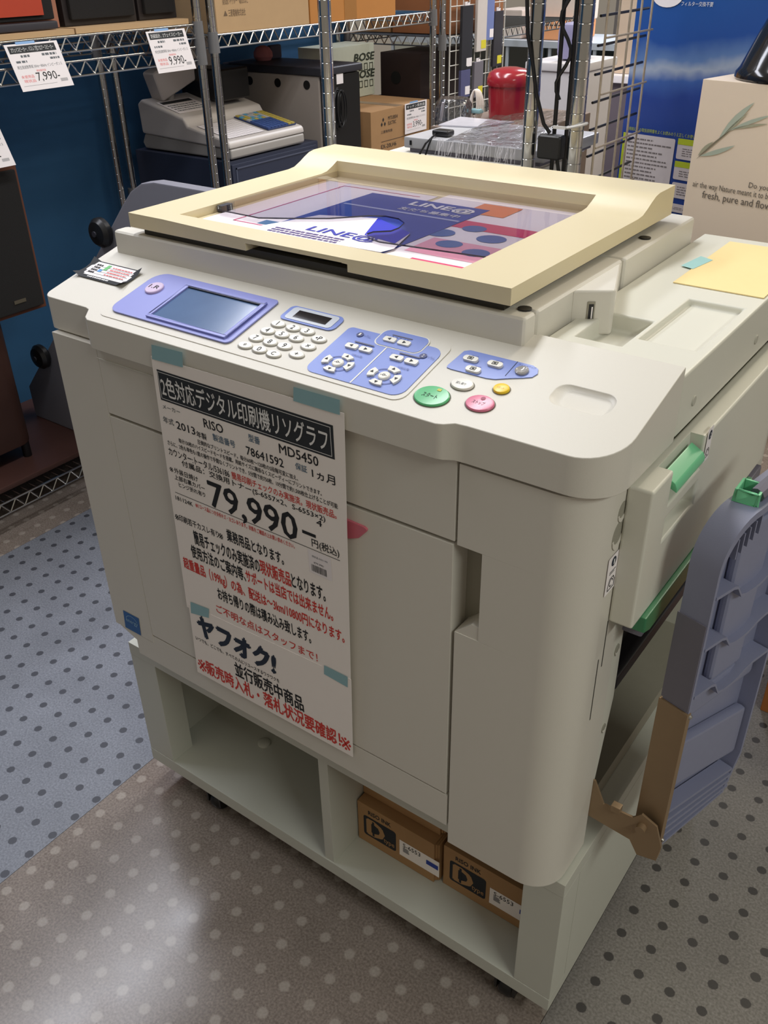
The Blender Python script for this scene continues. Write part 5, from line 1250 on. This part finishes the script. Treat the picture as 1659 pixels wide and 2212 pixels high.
panel(0.006, 0.1165, 0.954, 1.039, 'left', 11, 1)
panel(0.122, 0.30, 1.007, 1.041, 'top', 4, 2)
panel(0.122, 0.30, 0.972, 1.003, 'top', 3, 3)
panel(0.1225, 0.30, 0.940, 0.967, None, 4, 4)
panel(0.10, 0.30, 0.915, 0.930, None, 2, 5)
text('使用前にこの取扱説明書をよくお読みのうえ正しくお使い', (0.010, 0.155, 1.0435, 1.0500), BF, LIME, bb, 'printed_line')
text('フィルター交換不要', (0.090, 0.150, 1.247, 1.254), BF, INKW, bb, 'printed_line')
flat([(0.062 + 0.030 * math.cos(a * math.pi / 12), 1.262 + 0.018 * math.sin(a * math.pi / 12)) for a in range(24)], BF, PAPER2, bb, 'print_oval', off=0.0004)
WM = rot_frame(0.66, 0.80, -12.5)
wb = thing('beige_box', (0.82, 0.84, 0.832), 'beige cosmetics box with leaf print and English slogan behind the printer', 'box')
BEI = mat('beige_card', rgb(236, 218, 198), 0.45, var=0.02, vscale=5)
MB(WM).box(0, 0.30, 0, 0.165, 0.832, 1.166).build('box_body', BEI, wb, bevel=0.0015)
WBF = WM @ frame((0, -0.0006, 0), (1, 0, 0), (0, 0, 1))
TXT = mat('print_taupe', rgb(96, 88, 80), 0.6)
text('Do you know that', (0.103, 0.186, 1.0245, 1.0345), WBF, TXT, wb, 'slogan_line')
text('air the way Nature meant it to be', (0.011, 0.1405, 1.0125, 1.0235), WBF, TXT, wb, 'slogan_line')
text('fresh, pure and flowering', (0.030, 0.172, 0.9975, 1.0115), WBF, TXT, wb, 'slogan_line')
LEAF = [mat('leaf_sage', rgb(178, 188, 172), 0.6), mat('leaf_olive', rgb(168, 166, 142), 0.6), mat('stem_taupe', rgb(128, 120, 100), 0.6)]
def leafp(p0, p1, w, m, name='leaf_print'):
    p0 = Vector((*p0, 0)); p1 = Vector((*p1, 0)); d = p1 - p0; nn = Vector((-d.y, d.x, 0)).normalized()
    up_ = [p0.lerp(p1, t) + nn * w * math.sin(math.pi * t) ** 0.9 for t in (0, .15, .35, .55, .75, .9, 1)]
    dn_ = [p0.lerp(p1, t) - nn * w * 0.35 * math.sin(math.pi * t) for t in (.85, .65, .45, .25, .1)]
    flat([(v.x, v.y) for v in dn_[::-1][:0] + up_[::-1] + dn_[::-1]], WBF, m, wb, name)
leafp((0.010, 1.055), (0.062, 1.105), 0.0022, LEAF[2], 'stem_print')
leafp((0.055, 1.100), (0.118, 1.128), 0.0040, LEAF[0])
leafp((0.042, 1.088), (0.088, 1.142), 0.0070, LEAF[0])
leafp((0.046, 1.090), (0.082, 1.128), 0.0030, LEAF[1])
leafp((0.014, 1.060), (0.070, 1.082), -0.0050, LEAF[0])
leafp((0.012, 1.060), (0.034, 1.083), 0.0040, LEAF[1])
leafp((0.060, 1.103), (0.115, 1.116), 0.0028, LEAF[1])
fs = thing('black_stand', (0.771, 0.845, 1.166), 'glossy black flared stand base on top of the beige box', 'stand')
GLB = mat('gloss_black', rgb(26, 24, 26), 0.12, coat=0.3)
MB().lathe([(0, 0), (0.078, 0), (0.080, 0.003), (0.079, 0.010), (0.074, 0.016), (0.056, 0.060), (0.046, 0.082), (0.042, 0.090), (0, 0.090)], (0.771, 0.855, 1.1662), 40).build('flared_base', GLB, fs)
MB().lathe([(0, 0), (0.044, 0), (0.046, 0.004), (0.046, 0.20), (0, 0.20)], (0.771, 0.855, 1.2562), 32).build('column', mat('satin_black', rgb(24, 24, 26), 0.35), fs)
# ------------------------------------------------------------------ far part of the shop
sh = thing('glass_showcase', (-1.0, 4.3, 0.0), 'distant glass showcase with pale frame beyond the racks', 'showcase')
PALE = mat('pale_frame', rgb(196, 206, 214), 0.4)
GLS = clear_mat('showcase_glass', (0.72, 0.80, 0.80), gloss=0.06, rough=0.03)
MB().box(-2.2, -0.2, 4.0, 4.5, 0.0, 0.40).build('plinth', PALE, sh)
MB().box(-2.2, -0.2, 3.99, 4.51, 0.895, 0.925).build('top_frame', PALE, sh)
for k in range(9):
    MB().box(-2.2 + 0.247 * k, -2.185 + 0.247 * k, 4.0, 4.015, 0.40, 0.895).build('post', PALE, sh)
MB().add([(-2.2, 4.008, 0.40), (-0.2, 4.008, 0.40), (-0.2, 4.008, 0.895), (-2.2, 4.008, 0.895)], [(0, 1, 2, 3)]).build('pane', GLS, sh, recalc=False)
MB().box(-2.19, -0.21, 4.4, 4.49, 0.40, 0.895).build('back_panel', mat('showcase_dark', rgb(70, 84, 84), 0.6), sh)
def far_box(x0, x1, y0, y1, z0, z1, c, name, label, cat='box', bev=0.01):
    return tag(MB().box(x0, x1, y0, y1, z0, z1).build(name, mat('far_%s_%d' % (name, int(x0 * 100)), c, 0.5), None, bevel=bev), label, cat)
far_box(-1.56, -1.40, 4.05, 4.30, 0.926, 1.06, rgb(214, 200, 188), 'cream_parcel', 'cream parcel on the distant glass showcase')
far_box(-1.36, -1.12, 4.05, 4.35, 0.926, 1.01, rgb(226, 158, 108), 'orange_parcel', 'pale orange parcel on the distant glass showcase')
far_box(-1.30, -1.10, 4.10, 4.32, 1.011, 1.15, rgb(228, 214, 200), 'white_parcel', 'white parcel stacked on the pale orange one')
tag(MB().path([(-1.70, 4.10, 1.20), (-1.67, 4.10, 1.13), (-1.65, 4.10, 1.06), (-1.64, 4.10, 0.99), (-1.64, 4.11, 0.957)], 0.03, 10).build('wrapped_roll', mat('roll_white', rgb(226, 222, 222), 0.3), None), 'white plastic-wrapped roll leaning by the distant showcase', 'roll')
tb_ = thing('white_table', (0.1, 2.1, 0.0), 'white-topped table seen through the black grid panel', 'table')
MB().box(-0.02, 0.62, 1.98, 2.6, 1.005, 1.025).build('table_top', PAPER2, tb_, bevel=0.003)
MB().box(0.0, 0.60, 2.0, 2.58, 0.0, 1.005).build('table_skirt', mat('mauve_grey_skirt', rgb(112, 102, 110), 0.7), tb_)
far_box(-0.005, 0.062, 2.02, 2.14, 1.0255, 1.225, rgb(206, 184, 160), 'beige_carton', 'upright beige carton on the white-topped table', 'carton', 0.003)
far_box(0.075, 0.200, 2.10, 2.30, 1.0255, 1.20, rgb(74, 52, 48), 'brown_case', 'dark brown case beside the beige carton on the white table', 'case')
far_box(0.22, 0.40, 2.15, 2.35, 1.0255, 1.13, rgb(150, 168, 160), 'green_grey_box', 'green-grey box at the back of the white table', 'box')
far_box(-0.002, 0.062, 1.64, 1.72, 1.0905, 1.175, rgb(142, 138, 170), 'violet_container', 'violet translucent container standing on the plain white cabinet', 'container', 0.02)
far_box(0.50, 0.78, 2.02, 2.25, 1.0255, 1.14, rgb(222, 222, 214), 'white_tray', 'white tray at the right end of the white table', 'tray')
